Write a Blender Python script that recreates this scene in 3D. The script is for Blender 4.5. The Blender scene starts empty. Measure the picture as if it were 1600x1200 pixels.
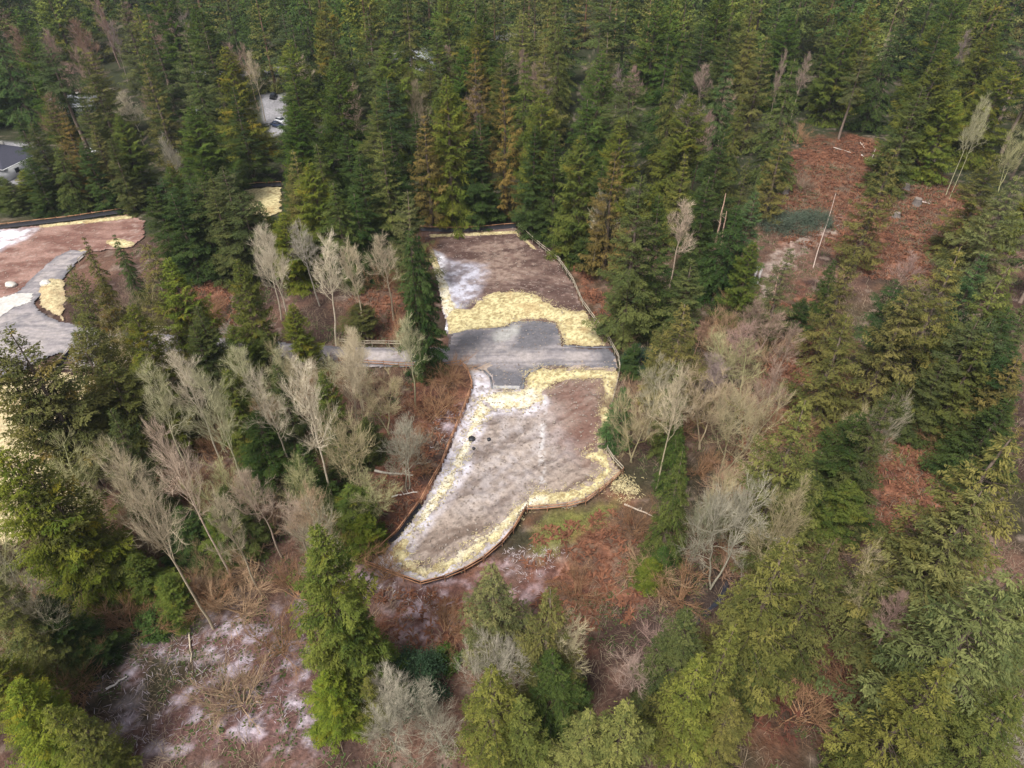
import bpy, math, random, zlib
import numpy as np
S = bpy.context.scene
COL = S.collection
# ------------------------------------------------------------ camera
CAM_H = 70.0
PITCH = math.radians(39.4)
cam = bpy.data.cameras.new('camera'); cam.lens = 24; cam.sensor_width = 36
cam.clip_start = 0.5; cam.clip_end = 6000
camo = bpy.data.objects.new('camera', cam); COL.objects.link(camo)
camo.location = (0, 0, CAM_H); camo.rotation_euler = (math.pi/2 - PITCH, 0, 0)
S.camera = camo
# ------------------------------------------------------------ world, sun, exposure
SUN_EL, SUN_AZ = math.radians(56), math.radians(215)     # azimuth clockwise from +Y: behind the camera, a little left
w = bpy.data.worlds.new("World"); S.world = w; w.use_nodes = True
nt = w.node_tree; bg = nt.nodes['Background']
sky = nt.nodes.new('ShaderNodeTexSky'); sky.sky_type = 'NISHITA'; sky.sun_disc = False
sky.sun_elevation = SUN_EL; sky.sun_rotation = SUN_AZ
sky.dust_density = 4.0; sky.air_density = 1.0; sky.ozone_density = 0.6
hs = nt.nodes.new('ShaderNodeHueSaturation'); hs.inputs['Saturation'].default_value = 0.30
nt.links.new(sky.outputs[0], hs.inputs['Color']); nt.links.new(hs.outputs[0], bg.inputs[0])
bg.inputs[1].default_value = 0.062
sl = bpy.data.lights.new('sun', 'SUN'); sl.energy = 1.5; sl.angle = math.radians(18); sl.color = (1.0, 0.97, 0.92)
so = bpy.data.objects.new('sun', sl); COL.objects.link(so)
so.rotation_euler = (math.pi/2 - SUN_EL, 0, math.pi - SUN_AZ)
so.location = (0, 0, 200)
S.view_settings.view_transform = 'Standard'; S.view_settings.look = 'None'
S.view_settings.exposure = 1.66; S.view_settings.gamma = 1
c = S.cycles
c.max_bounces = 4; c.diffuse_bounces = 2; c.glossy_bounces = 1; c.transmission_bounces = 2
c.transparent_max_bounces = 4; c.volume_bounces = 0
c.use_adaptive_sampling = True; c.adaptive_threshold = 0.012
c.use_denoising = True; c.caustics_reflective = False; c.caustics_refractive = False
# ------------------------------------------------------------ survey helpers
F = 1600*24/36.0
SP, CP = math.sin(PITCH), math.cos(PITCH)
def g(px, py, z=0.0):
    dx = (px-800)/F; dy = (600-py)/F
    d = (dx, CP + dy*SP, -SP + dy*CP)
    t = (z-CAM_H)/d[2]
    return np.array([d[0]*t, d[1]*t])
def proj(x, y, z):
    yy = y; zz = z-CAM_H
    depth = yy*CP - zz*SP
    up = yy*SP + zz*CP
    return 800+F*x/depth, 600-F*up/depth
def gp(pts): return np.array([g(*p) for p in pts])
# ------------------------------------------------------------ noise
def _h(ix, iy, s):
    n = (ix.astype(np.int64)*374761393 + iy.astype(np.int64)*668265263 + s*1442695041) & 0x7fffffff
    n = ((n ^ (n >> 13))*1274126177) & 0x7fffffff
    n = n ^ (n >> 16)
    return (n & 0xffff)/65535.0
def vn(x, y, s=0):
    x = np.asarray(x, float); y = np.asarray(y, float)
    ix = np.floor(x); iy = np.floor(y); fx = x-ix; fy = y-iy
    fx = fx*fx*(3-2*fx); fy = fy*fy*(3-2*fy)
    a = _h(ix, iy, s); b = _h(ix+1, iy, s); c_ = _h(ix, iy+1, s); d = _h(ix+1, iy+1, s)
    return (a*(1-fx)+b*fx)*(1-fy)+(c_*(1-fx)+d*fx)*fy
def fbm(x, y, s=0, o=4):
    r = 0; a = 0.5; t = 0
    for k in range(o):
        r = r + a*vn(np.asarray(x)*2**k+k*17.3, np.asarray(y)*2**k-k*9.1, s+k); t += a; a *= 0.55
    return r/t
def sd_poly(x, y, P):
    """signed distance, positive inside"""
    x = np.asarray(x, float); y = np.asarray(y, float)
    ins = np.zeros(x.shape, bool); dm = np.full(x.shape, 1e18)
    n = len(P)
    for i in range(n):
        x0, y0 = P[i]; x1, y1 = P[(i+1) % n]
        ex, ey = x1-x0, y1-y0
        t = np.clip(((x-x0)*ex+(y-y0)*ey)/(ex*ex+ey*ey+1e-12), 0, 1)
        d = (x-x0-t*ex)**2+(y-y0-t*ey)**2
        dm = np.minimum(dm, d)
        c_ = ((y0 > y) != (y1 > y)) & (x < (x1-x0)*(y-y0)/((y1-y0) if y1 != y0 else 1e-9)+x0)
        ins ^= c_
    return np.where(ins, 1, -1)*np.sqrt(dm)
def sstep(a, b, v):
    t = np.clip((v-a)/(b-a), 0, 1); return t*t*(3-2*t)
# ------------------------------------------------------------ site polygons (ground plan, metres, from the survey)
UP_PAD = gp([(657,362),(700,358),(740,359),(806,355),(832,377),(875,412),(895,442),(910,477),(932,507),(950,532),(962,552),(880,560),(703,560),(698,525),(692,490),(685,450),(670,400)])
LOW_PAD = gp([(716,566),(733,585),(737,605),(722,650),(705,690),(690,730),(670,765),(658,788),(620,840),(572,882),(612,900),(658,915),(700,905),(755,878),(785,852),(800,835),(822,798),(885,795),(918,787),(945,765),(973,740),(948,705),(944,690),(952,650),(963,600),(966,560)])
LEFT_PAD = gp([(-250,380),(-100,366),(0,358),(90,349),(200,334),(228,345),(226,372),(205,388),(160,392),(105,402),(62,440),(30,462),(-40,482),(-250,530)])
ROAD = gp([(-300,520),(-60,490),(0,466),(28,456),(52,432),(85,402),(110,390),(140,392),(120,412),(95,440),(68,458),(54,474),(66,488),(95,502),(150,512),(220,519),(355,528),(530,541),(640,543),(700,543),(706,520),(740,514),(790,510),(800,503),(835,500),(870,505),(877,522),(880,541),(925,545),(950,543),(962,556),(966,577),(900,574),(850,572),(828,580),(818,592),(816,609),(770,609),(768,590),(756,577),(735,572),(640,574),(530,575),(355,577),(240,578),(130,577),(112,566),(92,552),(60,566),(30,585),(-60,600),(-300,640)])
STRAW_FIELD = gp([(-300,650),(-40,600),(30,588),(75,570),(86,584),(150,584),(165,620),(120,700),(130,800),(60,845),(-40,860),(-300,900)])
FAR_STRAW = gp([(372,300),(400,294),(440,292),(440,330),(410,345),(375,325)])
TRAIL = gp([(1165,500),(1182,440),(1205,402),(1240,376),(1275,360),(1310,338),(1318,352),(1290,378),(1255,396),(1225,420),(1205,455),(1190,505)])
YARD_LEFT = gp([(-200,215),(50,225),(75,262),(60,285),(-200,300)])
YARD_MID = gp([(408,152),(446,152),(450,208),(425,212),(412,190)])
YARD_TOP = gp([(300,108),(470,104),(540,94),(600,84),(720,66),(800,52),(900,44),(900,49),(800,59),(722,75),(600,95),(540,106),(470,116),(300,118)])
HILL = gp([(1215,320),(1230,260),(1262,222),(1330,212),(1400,235),(1455,270),(1530,320),(1500,380),(1440,440),(1380,440),(1300,400),(1225,380)])
CLEAR = [UP_PAD, LOW_PAD, LEFT_PAD, ROAD, STRAW_FIELD, FAR_STRAW]
def clear_sd(x, y):
    r = np.full(np.shape(x), -1e9)
    for P in CLEAR: r = np.maximum(r, sd_poly(x, y, P))
    return r
def relief(x, y):
    return 2.2*(fbm(x/38.0, y/38.0, 5, 3)-0.5) + 0.7*(fbm(x/5.0, y/5.0, 9, 3)-0.5)
def gz(x, y):
    s = clear_sd(x, y)
    k = sstep(-9, -0.5, s)
    return relief(x, y)*(1-k) - 0.22*k
# ------------------------------------------------------------ materials
def mat(name, rough=0.85, spec=0.2, tint=False, nscale=0, namt=0.0, bump=0.0, bscale=8, trans=0.0, base=None, coords='Object', metal=0):
    m = bpy.data.materials.new(name); m.use_nodes = True
    t = m.node_tree; p = t.nodes['Principled BSDF']
    p.inputs['Roughness'].default_value = rough; p.inputs['Specular IOR Level'].default_value = spec
    p.inputs['Metallic'].default_value = metal
    if base is None:
        a = t.nodes.new('ShaderNodeAttribute'); a.attribute_name = 'Col'; src = a.outputs['Color']
    else:
        a = t.nodes.new('ShaderNodeRGB'); a.outputs[0].default_value = (*base, 1); src = a.outputs[0]
    def mul(s1, s2, blend='MULTIPLY', fac=1.0):
        x = t.nodes.new('ShaderNodeMix'); x.data_type = 'RGBA'; x.blend_type = blend
        x.inputs[0].default_value = fac; t.links.new(s1, x.inputs[6]); t.links.new(s2, x.inputs[7]); return x.outputs[2]
    if tint:
        oi = t.nodes.new('ShaderNodeObjectInfo'); src = mul(src, oi.outputs['Color'])
    co = t.nodes.new('ShaderNodeTexCoord')
    if namt:
        n = t.nodes.new('ShaderNodeTexNoise'); n.inputs['Scale'].default_value = nscale; n.inputs['Detail'].default_value = 6
        n.inputs['Roughness'].default_value = 0.7
        t.links.new(co.outputs[coords], n.inputs['Vector'])
        r = t.nodes.new('ShaderNodeMapRange'); r.inputs[1].default_value = 0.3; r.inputs[2].default_value = 0.7
        r.inputs[3].default_value = 1-namt; r.inputs[4].default_value = 1+namt
        t.links.new(n.outputs[0], r.inputs[0])
        v = t.nodes.new('ShaderNodeCombineColor')
        for k in range(3): t.links.new(r.outputs[0], v.inputs[k])
        src = mul(src, v.outputs[0])
    t.links.new(src, p.inputs['Base Color'])
    if bump:
        n = t.nodes.new('ShaderNodeTexNoise'); n.inputs['Scale'].default_value = bscale; n.inputs['Detail'].default_value = 8
        t.links.new(co.outputs[coords], n.inputs['Vector'])
        b = t.nodes.new('ShaderNodeBump'); b.inputs['Strength'].default_value = bump; b.inputs['Distance'].default_value = 0.2
        t.links.new(n.outputs[0], b.inputs['Height']); t.links.new(b.outputs[0], p.inputs['Normal'])
    if trans:
        tr = t.nodes.new('ShaderNodeBsdfTranslucent'); t.links.new(src, tr.inputs[0])
        mx = t.nodes.new('ShaderNodeMixShader'); mx.inputs[0].default_value = trans
        t.links.new(p.outputs[0], mx.inputs[1]); t.links.new(tr.outputs[0], mx.inputs[2])
        t.links.new(mx.outputs[0], t.nodes['Material Output'].inputs[0])
    return m
M = dict(
    leaf=mat('needles', 0.8, 0.04, tint=True, trans=0.06),
    bark=mat('bark', 0.9, 0.1, tint=True, nscale=3, namt=0.35),
    ground=mat('forest_floor', 0.95, 0.1, nscale=2.2, namt=0.45, bump=0.8, bscale=3),
    dirt=mat('bare_soil', 0.95, 0.1, nscale=1.1, namt=0.26, bump=0.8, bscale=2.0),
    gravel=mat('gravel', 0.9, 0.15, nscale=1.3, namt=0.25, bump=0.4, bscale=6),
    straw=mat('straw', 0.8, 0.2, nscale=4.0, namt=0.3, bump=0.9, bscale=6),
    brush=mat('brush', 0.9, 0.1, trans=0.15),
    wood=mat('timber', 0.8, 0.2, nscale=5, namt=0.25, base=(0.36,0.19,0.11)),
    paint=mat('grey_timber', 0.8, 0.2, nscale=5, namt=0.25, base=(0.36,0.31,0.24)),
    fabric=mat('black_fabric', 0.7, 0.3, nscale=2, namt=0.3, base=(0.016,0.015,0.02)),
    stone=mat('stone', 0.85, 0.2, nscale=2, namt=0.25, bump=0.4, base=(0.5,0.47,0.42)),
    water=mat('water', 0.12, 0.5, nscale=1, namt=0.2, base=(0.03,0.032,0.042)),
    roof=mat('roof_shingles', 0.9, 0.2, nscale=4, namt=0.2, base=(0.055,0.055,0.075)),
    roofl=mat('pale_roof', 0.8, 0.2, nscale=3, namt=0.15, base=(0.32,0.33,0.36)),
    wall=mat('painted_wall', 0.8, 0.2, nscale=1, namt=0.08, base=(0.55,0.55,0.56)),
    trim=mat('white_trim', 0.6, 0.3, base=(0.75,0.75,0.75)),
    glass=mat('window_glass', 0.15, 0.5, base=(0.03,0.035,0.045)),
    cpaint=mat('car_paint', 0.3, 0.5, tint=True, base=(1,1,1)),
    tyre=mat('tyre_rubber', 0.9, 0.2, base=(0.02,0.02,0.02)),
    metal=mat('iron', 0.6, 0.4, base=(0.05,0.05,0.055), metal=0.5),
)
# ------------------------------------------------------------ mesh helpers
def npmesh(name, V, Q, C=None, m=None, T=None, smooth=False):
    """V (n,3), Q (k,4) quads, T (j,3) tris, C (n,3) vertex colours"""
    me = bpy.data.meshes.new(name)
    V = np.asarray(V, np.float32); nq = 0 if Q is None else len(Q); ntr = 0 if T is None else len(T)
    me.vertices.add(len(V)); me.vertices.foreach_set('co', V.ravel())
    loops = []
    if nq: loops.append(np.asarray(Q, np.int32).ravel())
    if ntr: loops.append(np.asarray(T, np.int32).ravel())
    L = np.concatenate(loops)
    me.loops.add(len(L)); me.loops.foreach_set('vertex_index', L)
    st = np.concatenate([np.arange(nq)*4, nq*4+np.arange(ntr)*3]).astype(np.int32)
    me.polygons.add(nq+ntr); me.polygons.foreach_set('loop_start', st)
    if smooth: me.polygons.foreach_set('use_smooth', np.ones(nq+ntr, bool))
    me.update(calc_edges=True)
    if C is not None:
        a = me.color_attributes.new('Col', 'FLOAT_COLOR', 'POINT')
        c4 = np.ones((len(V), 4), np.float32); c4[:, :3] = C
        a.data.foreach_set('color', c4.ravel())
    if m: me.materials.append(m)
    return me
def link(name, me, parent=None, loc=None, **kw):
    o = bpy.data.objects.new(name, me); COL.objects.link(o)
    if parent is not None: o.parent = parent
    if loc is not None: o.location = loc
    for k, v in kw.items():
        if v is not None: o[k] = v
    return o
def empty(name, loc, label=None, category=None, group=None, rz=0):
    o = bpy.data.objects.new(name, None); COL.objects.link(o); o.location = loc; o.rotation_euler = (0, 0, rz)
    o.empty_display_size = 0.5
    for k, v in dict(label=label, category=category, group=group).items():
        if v is not None: o[k] = v
    return o
class MB:
    """collects tubes, boxes and quads"""
    def __init__(s): s.V = []; s.Q = []; s.C = []; s.n = 0
    def add(s, V, Q, col=(1,1,1)):
        V = np.asarray(V, float); s.V.append(V); s.Q.append(np.asarray(Q)+s.n)
        cc = np.empty((len(V), 3)); cc[:] = col; s.C.append(cc); s.n += len(V)
    def tube(s, P, R, k=5, col=(1,1,1)):
        P = np.asarray(P, float); n = len(P); R = np.broadcast_to(R, (n,))
        T = np.gradient(P, axis=0); T /= np.linalg.norm(T, axis=1)[:, None]+1e-9
        up = np.array([0.0, 0, 1]) if abs(T[0, 2]) < 0.9 else np.array([1.0, 0, 0])
        A = np.cross(T, up); A /= np.linalg.norm(A, axis=1)[:, None]+1e-9; B = np.cross(T, A)
        th = np.arange(k)*2*math.pi/k
        V = P[:, None]+R[:, None, None]*(np.cos(th)[None, :, None]*A[:, None]+np.sin(th)[None, :, None]*B[:, None])
        Q = []
        for i in range(n-1):
            for j in range(k):
                Q.append((i*k+j, i*k+(j+1) % k, (i+1)*k+(j+1) % k, (i+1)*k+j))
        s.add(V.reshape(-1, 3), Q, col)
    def box(s, c, d, rz=0.0, col=(1,1,1), taper=1.0):
        x, y, z = np.array(d)/2.0; ca, sa = math.cos(rz), math.sin(rz)
        V = []
        for zz, f in ((-z, 1), (z, taper)):
            for a, b in ((-x,-y),(x,-y),(x,y),(-x,y)):
                a *= f; b *= f
                V.append((c[0]+a*ca-b*sa, c[1]+a*sa+b*ca, c[2]+zz))
        s.add(V, [(0,3,2,1),(4,5,6,7),(0,1,5,4),(1,2,6,5),(2,3,7,6),(3,0,4,7)], col)
    def beam(s, a, b, wd, ht, col=(1,1,1)):
        a = np.asarray(a, float); b = np.asarray(b, float); d = b-a; L = np.linalg.norm(d[:2])+1e-9
        n = np.array([-d[1], d[0], 0])/L*wd/2; u = np.array([0, 0, ht/2])
        V = [a-n-u, a+n-u, a+n+u, a-n+u, b-n-u, b+n-u, b+n+u, b-n+u]
        s.add(V, [(0,1,2,3),(4,7,6,5),(0,4,5,1),(1,5,6,2),(2,6,7,3),(3,7,4,0)], col)
    def mesh(s, name, m, smooth=False):
        return npmesh(name, np.concatenate(s.V), np.concatenate(s.Q), np.concatenate(s.C), m, smooth=smooth)
def sheet(name, P, cell, zf, cf, m, edge=0.6, escale=1.5, seed=1, **kw):
    """an irregular-edged ground sheet over polygon P; zf(x,y,sd), cf(x,y,sd)->rgb"""
    x0, y0 = P.min(0)-1; x1, y1 = P.max(0)+1
    nx = int((x1-x0)/cell)+2; ny = int((y1-y0)/cell)+2
    X, Y = np.meshgrid(x0+np.arange(nx)*cell, y0+np.arange(ny)*cell)
    X = X+(vn(X*3.1, Y*3.1, seed+50)-.5)*cell*.7; Y = Y+(vn(X*2.7, Y*3.3, seed+51)-.5)*cell*.7
    sdv = sd_poly(X, Y, P) + (fbm(X/escale, Y/escale, seed, 3)-.5)*2*edge
    keep = sdv > 0
    kq = keep[:-1,:-1] & keep[1:,:-1] & keep[:-1,1:] & keep[1:,1:]
    j, i = np.nonzero(kq)
    idx = lambda a, b: a*nx+b
    Q = np.stack([idx(j,i), idx(j,i+1), idx(j+1,i+1), idx(j+1,i)], 1)
    used = np.unique(Q); rm = np.full(nx*ny, -1); rm[used] = np.arange(len(used)); Q = rm[Q]
    x = X.ravel()[used]; y = Y.ravel()[used]; s = sdv.ravel()[used]
    V = np.stack([x, y, zf(x, y, s)], 1)
    me = npmesh(name, V, Q, cf(x, y, s), m, smooth=True)
    return link(name, me, **kw)
def mixc(a, b, t):
    t = np.asarray(t)[..., None]; return np.asarray(a)*(1-t)+np.asarray(b)*t
# ------------------------------------------------------------ ground sheet
def axis(segs):
    out = []
    for a, b, st in segs: out.append(np.arange(a, b, st))
    return np.concatenate(out+[[segs[-1][1]]])
gx = axis([(-3500,-600,290),(-600,-200,10),(-200,-110,1.5),(-110,110,.45),(110,200,1.5),(200,600,10),(600,3500,290)])
gy = axis([(-1500,-40,90),(-40,10,2),(10,150,.45),(150,230,.9),(230,500,4),(500,900,20),(900,5000,300)])
X, Y = np.meshgrid(gx, gy); nx, ny = len(gx), len(gy)
x = X.ravel(); y = Y.ravel()
FROST = gp([(90,1090),(170,1010),(250,985),(330,960),(400,975),(470,960),(490,1010),(480,1090),(500,1160),(120,1170)])
FROST2 = gp([(560,895),(620,905),(700,915),(690,960),(660,1000),(640,1010),(640,950),(590,930),(540,960),(530,900)])
FROST3 = gp([(680,640),(730,640),(712,690),(690,700),(672,690)])
FROST4 = gp([(780,860),(810,845),(850,870),(880,870),(870,920),(840,930),(800,960),(770,920)])
ORANGE = [gp([(835,850),(880,825),(960,800),(1010,840),(1020,920),(980,990),(900,1000),(850,960),(820,900)]), HILL,
    gp([(1180,500),(1260,440),(1340,600),(1480,620),(1530,760),(1400,860),(1300,760),(1230,760),(1190,900),(1130,900)]),
    gp([(1200,470),(1250,480),(1275,560),(1260,640),(1200,720),(1170,700),(1190,600)]),
    gp([(1320,615),(1400,620),(1480,680),(1500,740),(1450,800),(1390,850),(1370,780),(1370,700)]),
    gp([(560,920),(650,930),(780,925),(760,1010),(690,1040),(640,1010),(570,985)]),
    gp([(640,600),(720,600),(718,640),(690,700),(660,770),(600,840),(580,790),(620,690)]),
    gp([(290,420),(355,425),(358,520),(300,520)]), gp([(560,340),(640,370),(640,540),(560,530)]),
    gp([(1180,1000),(1350,980),(1420,1060),(1400,1160),(1170,1160)]), gp([(885,400),(930,440),(990,520),(985,560),(960,540),(915,470)])]
GREENISH = [gp([(870,800),(960,790),(900,830),(850,870),(830,860)]), gp([(1380,690),(1470,720),(1480,750),(1400,720)])]
n1 = fbm(x/6, y/6, 21, 4); n2 = fbm(x/1.6, y/1.6, 22, 4); n3 = fbm(x/20, y/20, 23, 3); n4 = vn(x*1.6, y*1.6, 24)
col = mixc((0.050,0.030,0.024), (0.125,0.070,0.050), sstep(.35,.7,n1))
col = mixc(col, (0.030,0.036,0.016), np.clip(sstep(.45,.70,n3)*.6+(.93)*sstep(130,150,y), 0, .95))
col = mixc(col, (0.20,0.15,0.12), sstep(.60,.75,n2)*.6)
for i, P in enumerate(ORANGE):
    k = sstep(-4, 3, sd_poly(x, y, P)+(n1-.5)*16)
    o = mixc((0.075,0.032,0.024), (0.22,0.095,0.055), sstep(.3,.7,n2)); o = mixc(o, (0.10,0.07,0.05), sstep(.45,.65,fbm(x/3.5, y/3.5, 27, 3))*.7)
    if i == 9: o = o*0.45
    col = mixc(col, o, k*.85)
for P in GREENISH: col = mixc(col, (0.13,0.14,0.035), sstep(-2, 1.5, sd_poly(x, y, P)+(n2-.5)*4)*.8)
for P, a in ((FROST,.8),(FROST2,.55),(FROST3,.7),(FROST4,.35)):
    k = sstep(-3, 2, sd_poly(x, y, P)+(n1-.5)*6)*a
    col = mixc(col, mixc((0.12,0.065,0.06), (0.46,0.40,0.46), sstep(.42,.62,n2)*sstep(.2,.7,n4)), k*sstep(.3,.5,n1))
STREAM = [g(*p) for p in [(1215,790),(1180,850),(1150,880),(1125,935),(1100,960),(1070,985),(1035,1000)]]
sdist = np.full(len(x), 1e9)
nearS = (x > -20) & (x < 60) & (y > 10) & (y < 90)
sdist[nearS] = -sd_poly(x[nearS], y[nearS], np.array(STREAM+STREAM[::-1]))
sdist = np.abs(sdist)
col = mixc(col, (0.05,0.035,0.03), sstep(3,1,sdist)*.8)
P = TRAIL; k = sstep(-1, .8, sd_poly(x, y, P)+(n2-.5)*3)
col = mixc(col, mixc((0.13,0.085,0.068),(0.34,0.27,0.23),sstep(.42,.68,n2)), k*.75)
for P in (YARD_MID, YARD_TOP, YARD_LEFT): col = mixc(col, (0.26,0.25,0.26), sstep(-1, 1, sd_poly(x, y, P)))
z = gz(x, y) - 0.9*sstep(2.2, .3, sdist)
j, i = np.meshgrid(np.arange(ny-1), np.arange(nx-1), indexing='ij'); j = j.ravel(); i = i.ravel()
Q = np.stack([j*nx+i, j*nx+i+1, (j+1)*nx+i+1, (j+1)*nx+i], 1)
link('ground', npmesh('ground', np.stack([x,y,z],1), Q, col, M['ground'], smooth=True), kind='structure')
# stream water
mb = MB(); SW = []
pts = np.array(STREAM); tt = np.linspace(0, len(pts)-1, 60)
cx = np.interp(tt, np.arange(len(pts)), pts[:,0]); cy = np.interp(tt, np.arange(len(pts)), pts[:,1])
tx = np.gradient(cx); ty = np.gradient(cy); L = np.hypot(tx, ty)
wd = 0.15+0.35*vn(tt*2, tt*0, 3)
V = []; Qs = []
base = relief(cx, cy)
for a in range(60):
    nxx, nyy = -ty[a]/L[a], tx[a]/L[a]
    V += [(cx[a]-nxx*wd[a], cy[a]-nyy*wd[a], base[a]-.55), (cx[a]+nxx*wd[a], cy[a]+nyy*wd[a], base[a]-.55)]
    if a: Qs.append((2*a-2, 2*a-1, 2*a+1, 2*a))
link('stream_water', npmesh('stream_water', V, Qs, None, M['water']), kind='structure')

# ------------------------------------------------------------ pads, road, straw
def frostmix(c0, x, y, P, seed, amt=1.0, soft=3.0, col=(0.62,0.60,0.64)):
    n = fbm(x/1.2, y/1.2, seed, 4); n_ = fbm(x/7, y/7, seed+3, 3)
    k = sstep(-soft, soft, sd_poly(x, y, P)+(n_-.5)*2.5*soft)*amt
    return mixc(c0, col, np.clip(k*(.35+.9*sstep(.3,.65,n)), 0, 1))
def ruts(c0, x, y, L, col, amt, seed):
    wob = (fbm(x/3, y/3, seed, 3)-.5)*1.2; pr = sstep(.35,.6,fbm(x/2.2, y/2.2, seed+1, 3))
    for (cx_, cy_, r_, a0, a1) in L:
        d = np.hypot(x-cx_, y-cy_)+wob; an = np.arctan2(y-cy_, x-cx_)
        c0 = mixc(c0, col, sstep(.26,.05,np.abs(d-r_))*((an > a0)&(an < a1))*pr*amt)
    return c0
_q = g(800,470); UP_RUTS = [(_q[0]-2, _q[1]-16, 21+k*.9, .7, 2.3) for k in (0,2,3,6)]+[(_q[0]+20, _q[1]+30, 26+k, -3.1, -1.6) for k in (0,2,5)]
_q = g(700,800); LOW_RUTS = [(_q[0]-14, _q[1]-14, 14+k*1.15, -.2, 1.7) for k in range(0,19)]+[(_q[0]+26, _q[1]+22, 12+k*1.3, -3.2, -1.2) for k in range(9)]
UF = gp([(690,405),(720,408),(755,415),(748,440),(735,465),(718,485),(700,480),(692,440)])
def up_col(x, y, s):
    n = fbm(x/5, y/2.2, 31, 4); m_ = fbm(x/.7, y/.7, 32, 3)
    c_ = mixc((0.075,0.045,0.038), (0.150,0.098,0.080), sstep(.35,.7,n))
    c_ = mixc(c_, (0.30,0.22,0.19), sstep(.62,.8,m_)*.5)
    c_ = mixc(c_, (0.27,0.20,0.16), sstep(-4,4,sd_poly(x,y,gp([(745,385),(800,375),(840,400),(820,430),(770,440),(740,420)]))+(n-.5)*14)*.6*sstep(.35,.6,m_))
    c_ = ruts(c_, x, y, UP_RUTS, (0.25,0.19,0.16), .5, 92)
    c_ = frostmix(c_, x, y, UF, 33, .8, 1.8, (0.42,0.41,0.47))
    c_ = frostmix(c_, x, y, gp([(670,385),(690,400),(706,470),(706,520),(690,520),(684,450)]), 35, .8, .8)
    c_ = mixc(c_, (0.10,0.095,0.10), sstep(-1,1,sd_poly(x,y,gp([(700,518),(740,512),(800,508),(800,545),(703,545)]))+(n-.5)*3)*.8)
    return c_
sheet('upper_dirt_pad', UP_PAD, .3, lambda x,y,s: .02+.10*(fbm(x/2,y/2,34,3)-.5), up_col, M['dirt'], .3, kind='structure')
LF_TOP = gp([(735,578),(770,585),(772,612),(840,612),(858,630),(840,645),(785,648),(760,650),(742,690),(730,740),(700,790),(655,840),(640,870),(655,890),(690,890),(760,850),(820,800),(830,790),(800,840),(700,908),(655,916),(572,884),(660,785),(722,650),(738,600)])
LF_MID = gp([(785,645),(850,640),(860,700),(840,760),(760,790),(720,800),(730,730),(750,670)])
def low_col(x, y, s):
    a = 0.55; u = x*math.cos(a)+y*math.sin(a); v = -x*math.sin(a)+y*math.cos(a)
    wv = fbm(x/3, y/3, 41, 3)
    n = fbm(u/5+wv*1.5, v/.9+wv*3, 42, 4); m_ = fbm(x/.8, y/.8, 43, 3); big = fbm(x/12, y/12, 44, 3)
    c_ = mixc((0.14,0.102,0.082), (0.31,0.25,0.21), sstep(.3,.7,n))
    c_ = mixc(c_, (0.14,0.065,0.05), sstep(-4,4,sd_poly(x,y,gp([(850,585),(950,585),(945,690),(890,700),(860,640)]))+(big-.5)*12)*.7)
    c_ = ruts(c_, x, y, LOW_RUTS, (0.10,0.075,0.062), .55, 91)
    c_ = frostmix(c_, x, y, LF_MID, 46, .34, 5.5, (0.42,0.39,0.40))
    c_ = mixc(c_, (0.62,0.60,0.60), sstep(.8,.25,np.abs(np.interp(y, [g(848,770)[1], g(846,690)[1], g(852,620)[1]], [g(848,770)[0], g(846,690)[0], g(852,620)[0]])-x)+(m_-.5)*1.6)*sstep(.45,.60,m_)*.6*(y>g(848,762)[1])*(y<g(852,618)[1]))
    c_ = frostmix(c_, x, y, LF_TOP, 47, .8, .9, (0.54,0.51,0.56))
    return c_
def low_z(x, y, s):
    a = 0.55; u = x*math.cos(a)+y*math.sin(a); v = -x*math.sin(a)+y*math.cos(a)
    wv = fbm(x/3, y/3, 41, 3)
    return .02+.30*(fbm(u/5+wv*1.5, v/.9+wv*3, 42, 3)-.5)+.1*(fbm(x/1.2,y/1.2,49,3)-.5)
sheet('lower_dirt_pad', LOW_PAD, .28, low_z, low_col, M['dirt'], .2, kind='structure')
def left_col(x, y, s):
    n = fbm(x/6, y/2, 51, 4); m_ = fbm(x/.8, y/.8, 52, 3)
    c_ = mixc((0.15,0.078,0.062), (0.27,0.165,0.135), sstep(.35,.7,n))
    c_ = mixc(c_, (0.36,0.28,0.24), sstep(.62,.8,m_)*.5)
    return frostmix(c_, x, y, gp([(-250,420),(-60,400),(0,392),(38,374),(55,358),(20,357),(-60,362),(-250,380)]), 54, 1.0, 1.5, (0.6,0.6,0.66))
sheet('left_dirt_field', LEFT_PAD, .45, lambda x,y,s: .02+.15*(fbm(x/3,y/3,53,3)-.5), left_col, M['dirt'], .4, kind='structure')
ROADC = np.array([g(*p) for p in [(-100,530),(0,520),(60,520),(150,540),(300,548),(560,557),(760,558),(900,557),(960,557)]])
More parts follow.
